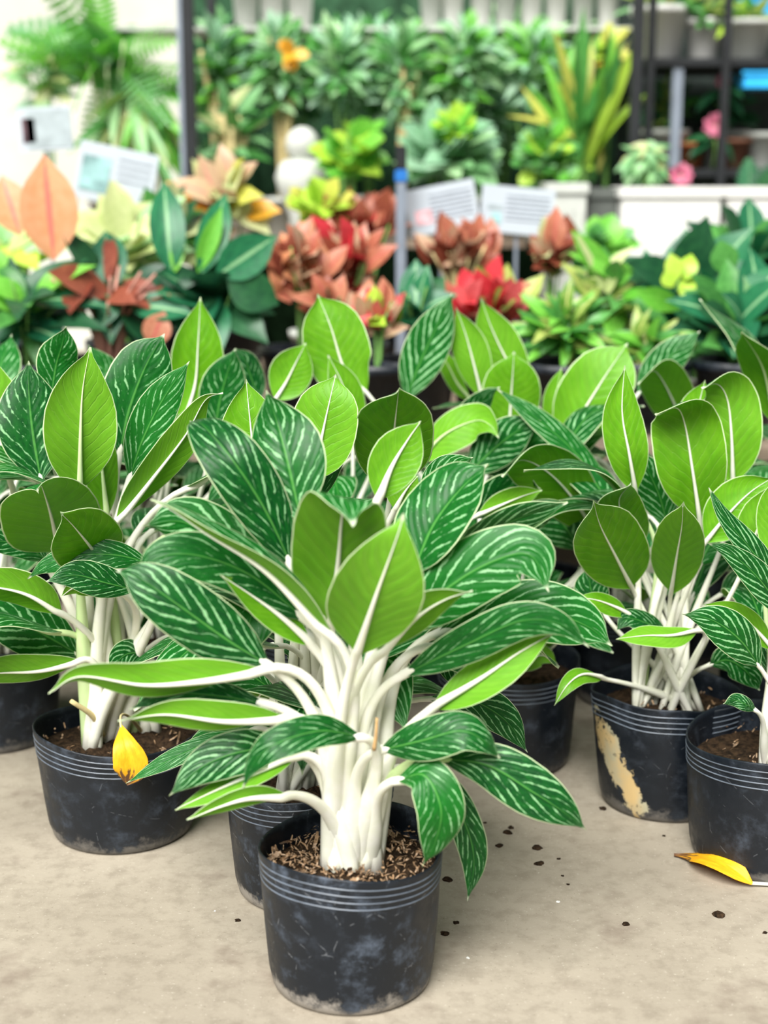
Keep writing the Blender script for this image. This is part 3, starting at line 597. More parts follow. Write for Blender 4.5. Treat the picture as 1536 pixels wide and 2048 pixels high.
 ('E', 'T', 54, [(1330, 1262, -.05), (1290, 1245, -.07), (1255, 1238, -.08), (1232, 1262, -.09)], dict(fold=.3, roll=35)),
 ('E', 'U', 56, [(1395, 1262, -.08), (1345, 1272, -.10), (1290, 1272, -.11), (1232, 1278, -.12)], dict(fold=.35, roll=30)),
 ('E', 'U', 46, [(1260, 1232, -.07), (1230, 1215, -.08), (1190, 1200, -.09), (1150, 1196, -.09)], dict(fold=.3, roll=30)),
 ('E', 'U', 40, [(1205, 1357, -.06), (1165, 1350, -.09), (1135, 1370, -.11), (1108, 1412, -.12)], dict(fold=.3, roll=30)),
 ('E', 'T', 76, [(1420, 1330, -.04), (1455, 1320, -.05), (1490, 1340, -.06), (1520, 1380, -.06)], dict(fold=.2, roll=30)),
 # --- plant at the fallen leaf
 ('F', 'T', 60, [(1575, 1205, -.04), (1510, 1110, -.06), (1450, 1035, -.07), (1418, 975, -.07)], dict(fold=.3, roll=25, kind='n')),
 ('F', 'T', 66, [(1575, 1240, -.06), (1520, 1160, -.08), (1460, 1105, -.09), (1415, 1086, -.09)], dict(fold=.3, roll=10, kind='n')),
 ('F', 'T', 84, [(1518, 1332, -.04), (1480, 1280, -.06), (1425, 1240, -.07), (1364, 1228, -.07)], dict(fold=.2, roll=8)),
 ('F', 'U', 60, [(1545, 1300, -.02), (1500, 1250, -.02), (1450, 1222, -.03), (1405, 1208, -.03)], dict(fold=.2, roll=20)),
 ('F', 'T', 30, [(1510, 1420, -.05), (1490, 1408, -.06), (1470, 1400, -.06), (1446, 1408, -.07)], dict(fold=.1)),
 ('F', 'U', 90, [(1540, 1120, .05), (1555, 1060, .05), (1560, 1000, .05), (1570, 940, .05)], dict(fold=.15)),
 ('F', 'T', 80, [(1570, 1330, .0), (1590, 1250, .0), (1600, 1180, .0), (1600, 1100, .0)], dict(fold=.15)),
 ('F', 'T', 80, [(1540, 1350, .04), (1555, 1300, .04), (1580, 1270, .04), (1620, 1260, .04)], dict(fold=.15)),
]
for key, face, w, pts, kw in LEAVES: leafpx(key, face, w, pts, **kw)
leafpx('C', 'T', 72, [(242, 1452, -.10), (250, 1490, -.125), (262, 1535, -.13), (254, 1570, -.13)], fold=.25, kind='y', mats=('yellow', 'yellow', 'yellow'), label='withered yellow leaf with brown tip', pr=(.003, .0018))
PI = math.pi
filler('A', 5, (0.28, 0.40), (0.3, 2.9), seed=21)
filler('B', 14, (0.20, 0.42), (0, 6.28), seed=22, reach=(.04, .08))
filler('C', 14, (0.22, 0.48), (-0.5, 3.9), seed=23)
filler('E', 8, (0.25, 0.42), (-0.4, 3.6), seed=24)
filler('F', 5, (0.25, 0.42), (-1.2, 2.2), seed=25)
for i, k in enumerate('IGHJKNO'):
    filler(k, 16, (0.18, 0.44), (0, 6.28), seed=30+i, L=(.15, .21), reach=(.05, .12))
for i in range(7): filler('Z%d' % i, 16, (0.20, 0.42), (PI*.95, PI*2.05), seed=70+i, L=(.15, .21), reach=(.03, .10))
for k in 'KO': filler(k, 6, (0.40, 0.52), (0, 6.28), seed=50, drop=(0.6, 1.6), reach=(.04, .09))

# dry stub of a cut leaf stalk, and a brown sheath scrap, on their plants
def stub(key, pts, r, name, mat):
    P = POTS[key]; q = [at(x, y, P['Y']+d) - P['g'] for x, y, d in pts]; c, _ = curve_pts(q, 10)
    link(name, tube_mesh(name, c, [r*(1-.35*i/9) for i in range(10)], M[mat], 8), P['root'])
stub('C', [(205, 1470, -.02), (185, 1432, -.04), (142, 1402, -.06)], .0045, 'dry_stalk', 'stem_tan')
stub('A', [(748, 1500, -.075), (752, 1470, -.078), (754, 1436, -.078)], .0022, 'dry_sheath', 'brown')

# ---------------------------------------------------------------- on the floor: fallen leaf and soil crumbs
g = ground(1450, 1738)
fl = empty('fallen_leaf', g, 'yellow fallen leaf with brown shrivelled end lying against a black pot', 'leaf')
cps = [ground(1504, 1768, .006), ground(1460, 1735, .020), ground(1420, 1716, .020), ground(1388, 1712, .008), ground(1348, 1710, .003)]
lf = build_leaf(fl, cps, 0.040, Vector((0, -.5, 1)), None, .3, .4, .12, 'e', ('yellow',)*3, (.002, .0016), name='blade', pet=False)
st_, _ = curve_pts([ground(1500, 1766, .006), ground(1530, 1768, .004), ground(1575, 1772, .003)], 8)
link('stalk', tube_mesh('stalk', [p-g for p in st_], [.0022]*8, M['petiole'], 8), fl)
def crumb(px, py, wpx, mat='soil'):
    p = ground(px, py); s = wpx*m_per_px(p)*.5; bm = bmesh.new(); bmesh.ops.create_icosphere(bm, subdivisions=2, radius=1)
    for v in bm.verts:
        k = RND.uniform(.65, 1.1); v.co = Vector((v.co.x*s*k, v.co.y*s*.9*k, max(-.05, v.co.z*.5*k)*s + s*.05))
    me = bpy.data.meshes.new('crumb'); bm.to_mesh(me); bm.free(); me.materials.append(M[mat])
    o = link('soil_crumb', me, None, p); o.rotation_euler.z = RND.uniform(0, 6)
    return o
for i, (x, y, w) in enumerate([(476, 1841, 15), (1437, 1831, 28), (1251, 1849, 18), (1016, 1666, 22), (1074, 1697, 24), (1078, 1728, 22), (1022, 1656, 16), (998, 1692, 20), (895, 1760, 24), (912, 1846, 16), (1117, 1718, 10), (1136, 1769, 8), (970, 1646, 9), (1125, 1752, 8), (1205, 1618, 18), (890, 1868, 22), (1530, 1866, 12), (1328, 1672, 9)]):
    lab = {0: 'dark soil crumb lying alone on the concrete before the two dusty pots', 1: 'rough dark soil lump on the concrete near the fallen yellow leaf', 2: 'elongated dark soil crumb alone on open concrete'}.get(i, 'small dark soil crumb among the scattered litter beside the black pots')
    tag(crumb(x, y, w), lab, 'soil crumb', 'soil crumbs on the floor')
for x, y, w in [(1116, 1804, 9), (936, 1916, 9), (430, 1822, 5)]:
    tag(crumb(x, y, w, 'white'), 'tiny white grit grain on the concrete floor', 'grit', 'white grit grains')

# ---------------------------------------------------------------- background: leaf kinds shared by every plant
def unit_leaf(name, kind, asp, droop, fold, cup=0.0):
    rows, cs = 9, [-1, -.5, 0, .5, 1]; v = []; uv = []; f = []
    for i in range(rows):
        t_ = i/(rows-1); w = asp*.5*(prof(t_, kind) if kind in PROF else max(.02, math.sin(math.pi*(t_*.96+.04)**.8))*1.0)
        if kind == 's': w = asp*.5*min(1, t_*6+.25)*(1-t_**4)
        for u in cs:
            v.append(Vector((u*w*math.cos(fold), t_*(1-.12*droop*t_), -droop*.42*t_*t_ + abs(u)*w*math.sin(fold)+cup*w*u*u))); uv.append((u*.5+.5, t_))
    for i in range(rows-1):
        for k in range(4): a = i*5+k; f.append((a, a+1, a+6, a+5))
    return mesh(name, v, f, BG['green'], uvs=uv)
def unit_frond(name):
    v = []; uv = []; f = []; n = 15
    for i in range(n):
        t_ = i/n; y = t_; z = -.45*t_*t_; w = .24*math.sin(math.pi*(.12+.86*t_))**.8
        for s in (-1, 1):
            b = len(v); lw = .032
            for j in range(5):
                q = j/4; ww = lw*math.sin(math.pi*(.15+.82*q))
                for sd_ in (-1, 1): v.append(Vector((s*w*q, y+.28*w*q+sd_*ww, z-.10*w*q*q))); uv.append((.5+.5*sd_*.9, q))
            for j in range(4): f.append((b+2*j, b+2*j+1, b+2*j+3, b+2*j+2))
    b = len(v)
    for i in range(8):
        t_ = i/7
        for s in (-1, 1): v.append(Vector((s*.008, t_, -.45*t_*t_+.003))); uv.append((.5, t_))
    for i in range(7): f.append((b+2*i, b+2*i+1, b+2*i+3, b+2*i+2))
    return mesh(name, v, f, BG['green'], uvs=uv)
UL = {'lance': [unit_leaf('lance_leaf', 'n', .36, d, .25) for d in (.3, .8, 1.3)],
      'broad': [unit_leaf('broad_leaf', 'e', .52, d, .2) for d in (.2, .6, 1.1)],
      'oval': [unit_leaf('oval_leaf', 'r', .66, d, .15) for d in (.2, .6)],
      'strap': [unit_leaf('strap_leaf', 's', .12, d, .3) for d in (.2, .7, 1.4)],
      'frond': [unit_frond('fern_frond')]}
BGL = []
def bleaf(root, kind, mat, base, d, up, L, wide=1.0):
    me = RND.choice(UL[kind]); o = bpy.data.objects.new('frond' if kind == 'frond' else 'leaf', me); COL.objects.link(o); o.parent = root
    d = d.normalized(); x = d.cross(up)
    if x.length < .05: x = d.cross(Vector((0.3, 1, 0.1)))
    x.normalize(); z = x.cross(d)
    R = Matrix((x, d, z)).transposed()
    o.rotation_mode = 'QUATERNION'; o.rotation_quaternion = R.to_quaternion(); o.location = base - Vector(root.location); o.scale = (L*wide, L, L)
    o.material_slots[0].link = 'OBJECT'; o.material_slots[0].material = BG[mat]
    return o
def rnd_dir(rg):
    z = rg.uniform(-1, 1); a = rg.uniform(0, 6.283); r = math.sqrt(1-z*z); return Vector((r*math.cos(a), r*math.sin(a), z))
def simple_pot(root, r, h, mat, rim=True, z=0.0):
    p = [(r*.72, 0), (r*.78, .002), (r*.97, h*.86)] + ([(r*1.06, h*.86), (r*1.08, h)] if rim else [(r, h)]) + [(r*.94, h), (r*.90, h*.82), (r*.3, h*.80)]
    pr_ = [(a, b+z) for a, b in p]
    return link('pot', lathe('pot', pr_, M[mat], 28), root)
def bush(name, label, cat, c, Y, size, z0, leaf, mats, n, L, pot=('pot', .085, .14), stems=('stem_green', 5, .004), upb=.45, group=None, seed=None, spread=1.0, hollow=.35, wide=1.0, flat=.7):
    """c, size: centre and half-size of the foliage as seen (px); stands on z0 at distance Y."""
    rg = random.Random(seed if seed is not None else int(c[0]*7+c[1])); C = at(c[0], c[1], Y); k = m_per_px(C); rx, rz = size[0]*k, size[1]*k
    ry = min(rx, .22)*flat
    root = empty(name, (C.x, Y, z0), label, cat, group); rl = Vector(root.location); top = z0
    if pot:
        simple_pot(root, pot[1], pot[2], pot[0]); top = z0 + pot[2]*.8
    low = C - Vector((0, 0, rz*.5))
    if stems:
        for i in range(stems[1]):
            d = Vector((rg.uniform(-1, 1)*rx*.7, rg.uniform(-1, 1)*ry*.7, rg.uniform(-.3, .7)*rz)); e = C + d
            b = Vector((C.x + d.x*.12, Y + d.y*.12, top)); m_ = b.lerp(e, .5) + Vector((-d.x*.12, -d.y*.1, .03)); q, _ = curve_pts([b-rl, m_-rl, e-rl], 7)
            link('stem', tube_mesh('stem', q, [stems[2]*(1-.5*j/6) for j in range(7)], M[stems[0]], 6), root)
    for i in range(n):
        d = rnd_dir(rg); rr = hollow + (1-hollow)*rg.random()
        b = C + Vector((d.x*rx*rr, d.y*ry*rr, d.z*rz*rr))*.82
        dirn = Vector((d.x*spread + rg.uniform(-.4, .4), d.y*.8 - .35 + rg.uniform(-.4, .4), d.z*.6 + upb + rg.uniform(-.4, .4)))
        upv = Vector((rg.uniform(-.4, .4), -.75 + rg.uniform(-.3, .3), .8))
        l = L*rg.uniform(.65, 1.2); b = b - dirn.normalized()*l*.35
        if b.z < top-.02 and pot: b.z = top + rg.uniform(0, .03)
        bleaf(root, leaf, rg.choice(mats), b, dirn, upv, l, wide)
    return root
def pxleaf(root, kind, mat, a, b, wpx, Y, dy=0.0, tilt=0.0):
    A = at(a[0], a[1], Y); B = at(b[0], b[1], Y+dy); d = B-A; L = d.length
    asp = {'lance': .36, 'broad': .52, 'oval': .66}[kind]
    v = (CAM-A).normalized(); v = Quaternion(d.normalized(), tilt) @ v
    return bleaf(root, kind, mat, A, d, v, L, wpx*m_per_px(A)/(asp*L))

# low display bench
BZ = 0.35
bench = empty('display_bench', (0.0, 3.55, 0), 'low weathered timber bench carrying the coloured-leaf plants', 'bench')
for i in range(10):
    me = boxes_mesh('bench_board', [((0, -.72+i*.16, BZ-.0125), (3.6, .148, .025))], M['wood'], .002); link('bench_board', me, bench)
for x in (-1.65, -.55, .55, 1.65):
    for y in (-.72, .70): link('leg', boxes_mesh('leg', [((x, y, (BZ-.026)/2), (.06, .06, BZ-.026))], M['wood'], .003), bench)
for y in (-.72, .70): link('rail', boxes_mesh('rail', [((0, y+.045, BZ-.058), (3.5, .03, .06))], M['wood'], .003), bench)

# coloured plants on the bench
def onb(name, label, c, Y, size, leaf, mats, n, L, **kw):
    kw.setdefault('pot', ('pot', .085, .14)); return bush(name, label, 'potted plant', c, Y, size, BZ, leaf, mats, n, L, **kw)
r = onb('pink_stemmed_aglaonema', 'pink-stemmed aglaonema with large orange leaf before the cards', (215, 580), 3.02, (150, 75), 'broad', ['dark', 'deep', 'redbrown', 'dark'], 26, .13, stems=('stem_pink', 16, .006), upb=.1)
pxleaf(r, 'broad', 'orange', (107, 520), (88, 303), 118, 3.02, .0)
pxleaf(r, 'broad', 'orange', (40, 470), (2, 345), 80, 3.06, .02)
pxleaf(r, 'broad', 'salmon', (300, 690), (330, 620), 60, 2.95)
r = onb('dark_leaved_aglaonema', 'aglaonema with tall blue-green upright leaves beside the pink-stemmed one', (430, 590), 3.05, (110, 55), 'broad', ['dark', 'deep', 'dark'], 18, .15, upb=.1)
for a, b, w, m_ in [((342, 545), (326, 333), 74, 'deep'), ((402, 548), (458, 366), 66, 'deep'), ((395, 545), (445, 410), 40, 'bright'), ((432, 552), (556, 470), 86, 'deep'), ((455, 560), (560, 610), 86, 'dark'), ((350, 545), (360, 455), 30, 'bright'), ((400, 560), (300, 545), 50, 'dark')]:
    pxleaf(r, 'broad', m_, a, b, w, 3.0, .0)
onb('cream_leaved_plant', 'cream-green leafy plant in front of the tilted white card', (245, 470), 3.35, (75, 85), 'broad', ['cream', 'cream', 'pale'], 24, .16)
onb('lime_leaved_plant', 'pale lime plant at the foot of the white wall side, beside orange leaf', (15, 490), 3.4, (60, 70), 'broad', ['lime', 'cream', 'pale'], 16, .15)
onb('pointed_green_plant', 'pointed dark-green leafy plant below the orange leaf', (50, 610), 2.95, (110, 90), 'lance', ['green', 'dark', 'deep', 'bright'], 34, .16)
onb('mustard_leaved_plant', 'mustard and cream leaved plant behind the blue-green aglaonema', (450, 400), 3.7, (80, 75), 'broad', ['cream', 'yellow', 'tan', 'marigold'], 26, .13)
onb('salmon_aglaonema', 'salmon-leaved aglaonema under the lime bush', (600, 530), 3.2, (75, 85), 'broad', ['salmon', 'salmon', 'redbrown', 'tan', 'orange'], 68, 0.086, upb=1.0, spread=.4, hollow=.05)
onb('salmon_aglaonema', 'salmon and crimson aglaonema leaning on the blue-capped post', (695, 520), 3.3, (75, 80), 'broad', ['salmon', 'red', 'redbrown', 'tan', 'salmon'], 68, 0.086, upb=1.0, spread=.4, hollow=.05)
onb('red_brown_aglaonema', 'dull red-brown aglaonema behind the salmon-leaved ones', (730, 450), 3.75, (85, 45), 'broad', ['redbrown', 'red', 'redbrown', 'salmon'], 57, 0.094, upb=1.0, spread=.4, hollow=.05)
onb('red_aglaonema', 'scarlet and tan aglaonema in black pot before the blue-capped post', (755, 630), 2.95, (60, 45), 'broad', ['red', 'pink', 'tan', 'lime', 'salmon'], 44, 0.066, upb=1.0, spread=.4, hollow=.05)
onb('dark_rubber_plant', 'small dark blue-green plant at the foot of the blue-capped post', (830, 610), 3.0, (40, 60), 'broad', ['dark', 'deep'], 14, .11)
onb('brown_leaved_plant', 'brown and terracotta leaved plant under the pink-printed card', (920, 500), 3.6, (85, 50), 'broad', ['redbrown', 'salmon', 'redbrown', 'tan'], 51, 0.094, stems=('stem_tan', 10, .005), upb=1.0, spread=.4, hollow=.05)
onb('pink_aglaonema', 'vivid pink-red aglaonema below the two white text cards', (985, 600), 3.1, (105, 55), 'broad', ['pink', 'red', 'pink', 'salmon', 'varieg'], 68, 0.082, upb=1.0, spread=.4, hollow=.05)
onb('tan_pink_aglaonema', 'tan-pink aglaonema in front of the grey-white planter', (1110, 505), 3.4, (60, 50), 'broad', ['tan', 'salmon', 'redbrown', 'cream'], 44, 0.094, upb=1.0, spread=.4, hollow=.05)
onb('bright_green_plant', 'fresh green bushy plant before the grey-white planter', (1190, 490), 3.7, (75, 35), 'oval', ['green', 'bright', 'soft'], 36, .08)
onb('variegated_plant', 'finely variegated yellow-green plant behind the mould-streaked pot', (1130, 660), 2.95, (100, 75), 'lance', ['varieg', 'bright', 'varieg', 'green', 'green'], 120, .075)
onb('variegated_plant', 'tall cream-streaked variegated plant beside the dark large-leaved one', (1215, 590), 3.2, (75, 80), 'lance', ['varieg', 'cream', 'green', 'bright'], 46, .14)
r = onb('large_leaved_plant', 'dark large-leaved plant with lime young leaves before the white planter', (1370, 590), 3.3, (105, 70), 'broad', ['dark', 'dark', 'deep'], 30, .18)
for a, b, w in [((1355, 560), (1340, 505), 38), ((1370, 560), (1385, 500), 40), ((1360, 590), (1395, 545), 36), ((1345, 575), (1330, 540), 34)]: pxleaf(r, 'broad', 'lime', a, b, w, 3.1)
for a, b, w, m_ in [((1270, 580), (1385, 625), 50, 'bright'), ((1440, 480), (1460, 560), 60, 'green'), ((1420, 660), (1540, 590), 48, 'bright')]: pxleaf(r, 'lance', m_, a, b, w, 3.05)
onb('large_leaved_plant', 'dark glossy plant under the pale hanging fronds, beyond the white planter', (1510, 500), 3.5, (90, 100), 'broad', ['dark', 'deep', 'dark', 'green'], 34, .17)
r = onb('white_potted_plant', 'green plant in small white pot near the bench back edge', (1395, 690), 3.12, (45, 22), 'lance', ['green', 'deep'], 12, .11, pot=('white', .06, .09))

onb('large_leaved_plant', 'dark broad-leaved plant with two long bright leaves by the bench end', (1480, 640), 2.98, (110, 75), 'broad', ['dark', 'deep', 'dark', 'green'], 30, .15)
onb('large_leaved_plant', 'low dark plant between the variegated plants and the lime-tipped one', (1300, 610), 3.45, (75, 70), 'broad', ['dark', 'green', 'deep'], 30, .13)
onb('large_leaved_plant', 'dark leafy plant under the large tilted card', (330, 470), 3.6, (90, 70), 'broad', ['green', 'dark', 'cream'], 30, .12)
onb('variegated_plant', 'low yellow-edged variegated plant in front of the lime-tipped dark plant', (1290, 690), 2.98, (80, 45), 'lance', ['varieg', 'green', 'bright'], 60, .085)
onb('small_red_plant', 'small dark-red leaved plant between the salmon and the scarlet aglaonemas', (660, 610), 3.1, (50, 40), 'broad', ['redbrown', 'salmon', 'dark'], 30, .075, upb=.8, spread=.6, hollow=.05)
# printed cards on stakes
def card(label, cx, cy, w, h, rot, Y, prints, z0):
    C = at(cx, cy, Y); k = m_per_px(C); W_, H_ = w*k, h*k
    root = empty('plant_card', (C.x, Y+.006, z0), label, 'sign'); rl = Vector(root.location)
    R = Matrix.Rotation(math.radians(rot), 4, 'Y')
    L0 = C-rl
    c = link('card', boxes_mesh('card', [(L0, (W_, .003, H_), R)], M['paper']), root)
    for (u, v_, pw, ph, mt) in prints:
        off = R @ Vector((u*W_, -.0022, v_*H_)); nm = 'printed_text' if mt == 'ink' else 'printed_photo'
        link(nm, boxes_mesh(nm, [(L0+off, (pw*W_, .0012, ph*H_), R)], M[mt]), c)
    link('stake', boxes_mesh('stake', [(Vector((L0.x, .006, (L0.z+H_*.3)/2)), (.008, .006, L0.z+H_*.3))], M['steel']), root)
lines = lambda u, w, ys: [(u, y, w, .030, 'ink') for y in ys]
card('grey-printed card with dark photo against the white wall side', 90, 258, 108, 86, -3, 3.85, [(.08, 0, .84, .86, 'print_grey'), (-.30, -.02, .24, .56, 'print_dark')], BZ)
card('large tilted white card with teal photo behind the orange leaf', 232, 352, 158, 112, 12, 3.65, [(-.26, -.04, .36, .62, 'print_teal')] + lines(.22, .42, (.3, .18, .06, -.06)), BZ)
card('white card with pink photo next to the blue-capped post', 884, 416, 142, 92, -11, 3.78, [(-.27, -.12, .24, .30, 'print_pink')] + lines(.14, .6, (.3, .2, .1, 0, -.1, -.2)), BZ)
card('white card with small teal photo beside the grey-white planter', 1034, 421, 146, 92, 5, 3.80, [(-.28, -.2, .14, .24, 'print_teal'), (-.3, .04, .22, .1, 'print_grey')] + lines(.14, .6, (.3, .2, .1, 0, -.1, -.2)), BZ)

# posts
def post(label, px, ytop, ybot, wpx, Y, mat, extra=None, z0=0.0):
    A = at(px[0], ytop, Y); k = m_per_px(A); w = wpx*k
    x = at(px[0], (ytop+ybot)/2, Y).x
    root = empty('steel_post', (x, Y, z0), label, 'post'); hgt = A.z-z0
    link('tube', boxes_mesh('tube', [(Vector((0, 0, hgt/2)), (w, w, hgt))], M[mat], .002), root)
    if extra == 'cap':
        link('cap', boxes_mesh('cap', [(Vector((0, 0, hgt+.012)), (w*1.25, w*1.25, .03))], M['blue'], .003), root)
        link('top_socket', boxes_mesh('top_socket', [(Vector((0, 0, hgt+.055)), (w*1.1, w*1.1, .056))], M['black'], .003), root)
    return root
post('slim grey steel post with blue collar and black top standing by the cards', (802, 0), 362, 560, 20, 3.72, 'steel', 'cap', BZ)

# ---------------------------------------------------------------- plant rack behind
RY = 4.75; RZ = 0.66
def zof(py, Y): return at(768, py, Y).z
rack = empty('plant_rack', (0, RY, 0), 'long steel plant rack with plank shelf and tall black uprights', 'rack')
for px in (378, 1256):
    x = at(px, 200, RY-.2).x
    link('upright', boxes_mesh('upright', [(Vector((x+.012, -.26, 1.0)), (.032, .03, 2.0))], M['black'], .002), rack)
    if px < 700: link('upright_channel', boxes_mesh('upright_channel', [(Vector((x-.013, -.265, 1.16)), (.014, .02, .92))], M['steel'], .002), rack)
    link('upright', boxes_mesh('upright', [(Vector((x, .45, 1.0)), (.03, .03, 2.0))], M['black'], .002), rack)
for i in range(7): link('shelf_board', boxes_mesh('shelf_board', [(Vector((-.46, -.20+i*.115, RZ-.0125)), (2.48, .108, .025))], M['wood'], .002), rack)
TZ = zof(46, RY)
for i in range(3): link('shelf_board', boxes_mesh('shelf_board', [(Vector((-.03, .10+i*.115, TZ-.0125)), (1.60, .108, .012))], M['greywhite'], .002), rack)

def onr(name, label, c, size, leaf, mats, n, L, Y=RY-.02, **kw):
    kw.setdefault('pot', ('greywhite', .075, .12)); kw.setdefault('z0', RZ); z0 = kw.pop('z0')
    return bush(name, label, 'potted plant', c, Y, size, z0, leaf, mats, n, L, **kw)
onr('boston_fern', 'bright green fern spilling over near the white wall', (215, 120), (120, 95), 'frond', ['bright', 'bright', 'green', 'soft'], 34, .30, upb=.2, stems=('stem_pale', 10, .006))
onr('trailing_pale_plant', 'pale yellowish trailing plant hanging below the fern', (270, 255), (105, 85), 'strap', ['cream', 'pale', 'bright', 'varieg', 'green'], 120, .24, upb=-1.0, Y=RY-.1)
onr('pale_climber', 'pale sage climber by the white wall', (90, 140), (70, 110), 'lance', ['pale', 'cream', 'silver'], 34, .12)
onr('leafy_shrub', 'mid-green glossy shrub against the tall black upright', (440, 150), (65, 120), 'lance', ['green', 'soft', 'dark', 'silver', 'bright'], 152, 0.089, stems=('stem_tan', 5, .016))
onr('leafy_shrub', 'shrub with single marigold bloom beside the glossy shrub', (560, 130), (75, 110), 'lance', ['green', 'soft', 'pale', 'silver'], 159, 0.085, stems=('stem_tan', 6, .008))
onr('leafy_shrub', 'silvery dotted shrub above the pale grey urn', (680, 130), (80, 115), 'lance', ['soft', 'silver', 'pale', 'green', 'silver'], 171, 0.081)
onr('leafy_shrub', 'deep green shrub above the silvery spreading plant', (800, 150), (75, 130), 'lance', ['green', 'soft', 'silver', 'pale'], 171, 0.085, stems=('stem_tan', 5, .012))
onr('leafy_shrub', 'pale fresh shrub below the row of white pots', (925, 120), (85, 95), 'lance', ['soft', 'pale', 'silver', 'bright', 'pale'], 182, 0.085)
onr('leafy_shrub', 'airy light-green shrub between the pale shrub and the bromeliad', (1065, 130), (80, 105), 'lance', ['pale', 'bright', 'soft', 'silver'], 174, 0.081)
onr('leafy_shrub', 'dark-hearted shrub filling the gap behind the silvery spreading plant', (960, 210), (90, 80), 'lance', ['green', 'silver', 'dark', 'soft'], 133, 0.074, Y=RY+.15)
for i, (cx, cy, hx, mm) in enumerate([(455, 200, 80, ['green', 'dark', 'soft']), (590, 190, 90, ['green', 'soft', 'silver', 'dark']), (735, 190, 90, ['soft', 'green', 'silver']), (870, 170, 90, ['soft', 'pale', 'green', 'bright']), (1005, 180, 90, ['pale', 'soft', 'silver', 'green']), (1140, 190, 90, ['bright', 'green', 'pale', 'soft'])]):
    onr('hedge_shrub', 'dense leafy shrub in the row standing at the back of the rack', (cx, cy-30), (hx, 165), 'lance', mm, 150, .085, Y=RY+.38, group='shrubs at the back of the rack', seed=500+i)
onr('cane_plant', 'thick tan-stalked cane plant at the foot of the black upright', (460, 260), (60, 90), 'lance', ['green', 'soft', 'cream'], 30, .12, stems=('stem_tan', 7, .018), Y=RY-.12)
onr('strap_leaved_plant', 'upright yellow-green strap-leaved plant beneath the yellow bromeliad', (1165, 250), (70, 110), 'strap', ['lime', 'bright', 'yellow', 'green'], 44, .36, upb=1.6, spread=.4, Y=RY-.12)
r = onr('bromeliad', 'yellow and orange flowering bromeliad high beside the black upright', (1218, 95), (28, 34), 'broad', ['yellow', 'lime', 'yellow'], 16, .085)
for i in range(6): bleaf(r, 'broad', 'marigold', at(1212+i*2, 132+i*4, RY-.06), Vector((RND.uniform(-1, 1), -.5, .6)), Vector((0, -1, .6)), .06)
r = [o for o in bpy.data.objects if o.get('label') == 'shrub with single marigold bloom beside the glossy shrub'][0]
for i in range(9): bleaf(r, 'oval', 'marigold', at(585, 108, RY-.2), Vector((RND.uniform(-1, 1), -.4, RND.uniform(-1, 1))), Vector((0, -1, .4)), .055)
onr('lime_bush', 'bright lime bush beside the pale grey urn', (705, 305), (70, 62), 'oval', ['lime', 'bright', 'bright'], 60, .09, Y=RY-.32)
onr('lime_bush', 'small acid-lime plant above the salmon-leaved aglaonema', (640, 405), (70, 32), 'oval', ['lime', 'yellow', 'lime'], 34, .075, Y=3.75, z0=BZ)
onr('silvery_spreading_plant', 'wide silvery-green spreading plant behind the cards', (895, 305), (115, 62), 'broad', ['silver', 'soft', 'pale', 'silver'], 84, .13, Y=RY-.3)
onr('lime_bush', 'leafy lime sprout in the middle of the silvery spreading plant', (905, 255), (38, 30), 'oval', ['bright', 'lime'], 22, .08, Y=RY-.34)
onr('leafy_shrub', 'dense green shrub standing in the grey-white planter', (1090, 310), (70, 70), 'oval', ['bright', 'green', 'soft', 'lime'], 144, 0.056, Y=RY-.3)
onr('trailing_pale_plant', 'pale grey-green trailer hanging before the white planter', (1290, 325), (50, 50), 'lance', ['cream', 'pale', 'soft'], 60, .07, upb=-.6, Y=RY-.3)
# pale grey urn with a ball top
uc = at(605, 305, RY-.2); k = m_per_px(uc)
urn = empty('garden_urn', (uc.x, RY-.2, RZ), 'pale grey rounded urn among the shrubs, above the salmon plants', 'urn')
hh = zof(250, RY-.2)-RZ
link('bowl', lathe('bowl', [(.03, 0), (.05, .004), (.04, hh*.2), (.072, hh*.42), (.082, hh*.55), (.068, hh*.66), (.05, hh*.70)], M['greywhite'], 28), urn)
link('ball_top', lathe('ball_top', [(.05*math.sin(a), hh*.83-.052*math.cos(a)) for a in [i*math.pi/12+.01 for i in range(13)]], M['greywhite'], 28), urn)

# white pots standing on the top shelf
for i, px in enumerate([492, 545, 600, 862, 905, 962, 1010, 1062, 1112, 1165, 1215]):
    c = at(px, 30, RY+.2)
    rt = empty('white_pot', (c.x, RY+.2, TZ), 'white pot in the row on the shelf above the shrubs', 'pot', 'white pots on the top shelf')
    simple_pot(rt, .036 if px > 640 else .042, .12, 'white' if i % 3 else 'greywhite')
    rg = random.Random(i)
    for j in range(10): bleaf(rt, 'oval', rg.choice(['soft', 'pale', 'green']), Vector((c.x, RY+.2, TZ+.11)), Vector((rg.uniform(-1, 1), rg.uniform(-1, .6), rg.uniform(.1, 1))), Vector((0, -.5, 1)), .07)

# added dark green net that makes the dark gaps behind the rack
nx0, nx1 = at(392, 200, 5.45).x, at(1300, 200, 5.45).x
nv = []; nf_ = []; NC = 60
for i in range(NC+1):
    x = nx0 + (nx1-nx0)*i/NC; yy = 5.45 + .025*math.sin(i*.9) + .015*math.sin(i*2.3)
    nv += [Vector((x, yy, .02)), Vector((x, yy+.02*math.sin(i*.5), .9)), Vector((x, yy, 1.75))]
for i in range(NC):
    for k in range(2): a = i*3+k; nf_.append((a, a+3, a+4, a+1))
nt = link('gap_backdrop', mesh('gap_backdrop', nv, nf_, M['green_backing']), None); sm = nt.modifiers.new('thick', 'SOLIDIFY'); sm.thickness = .003
tag(nt, 'added dark green net hanging in soft folds behind the plant rack', 'backdrop')

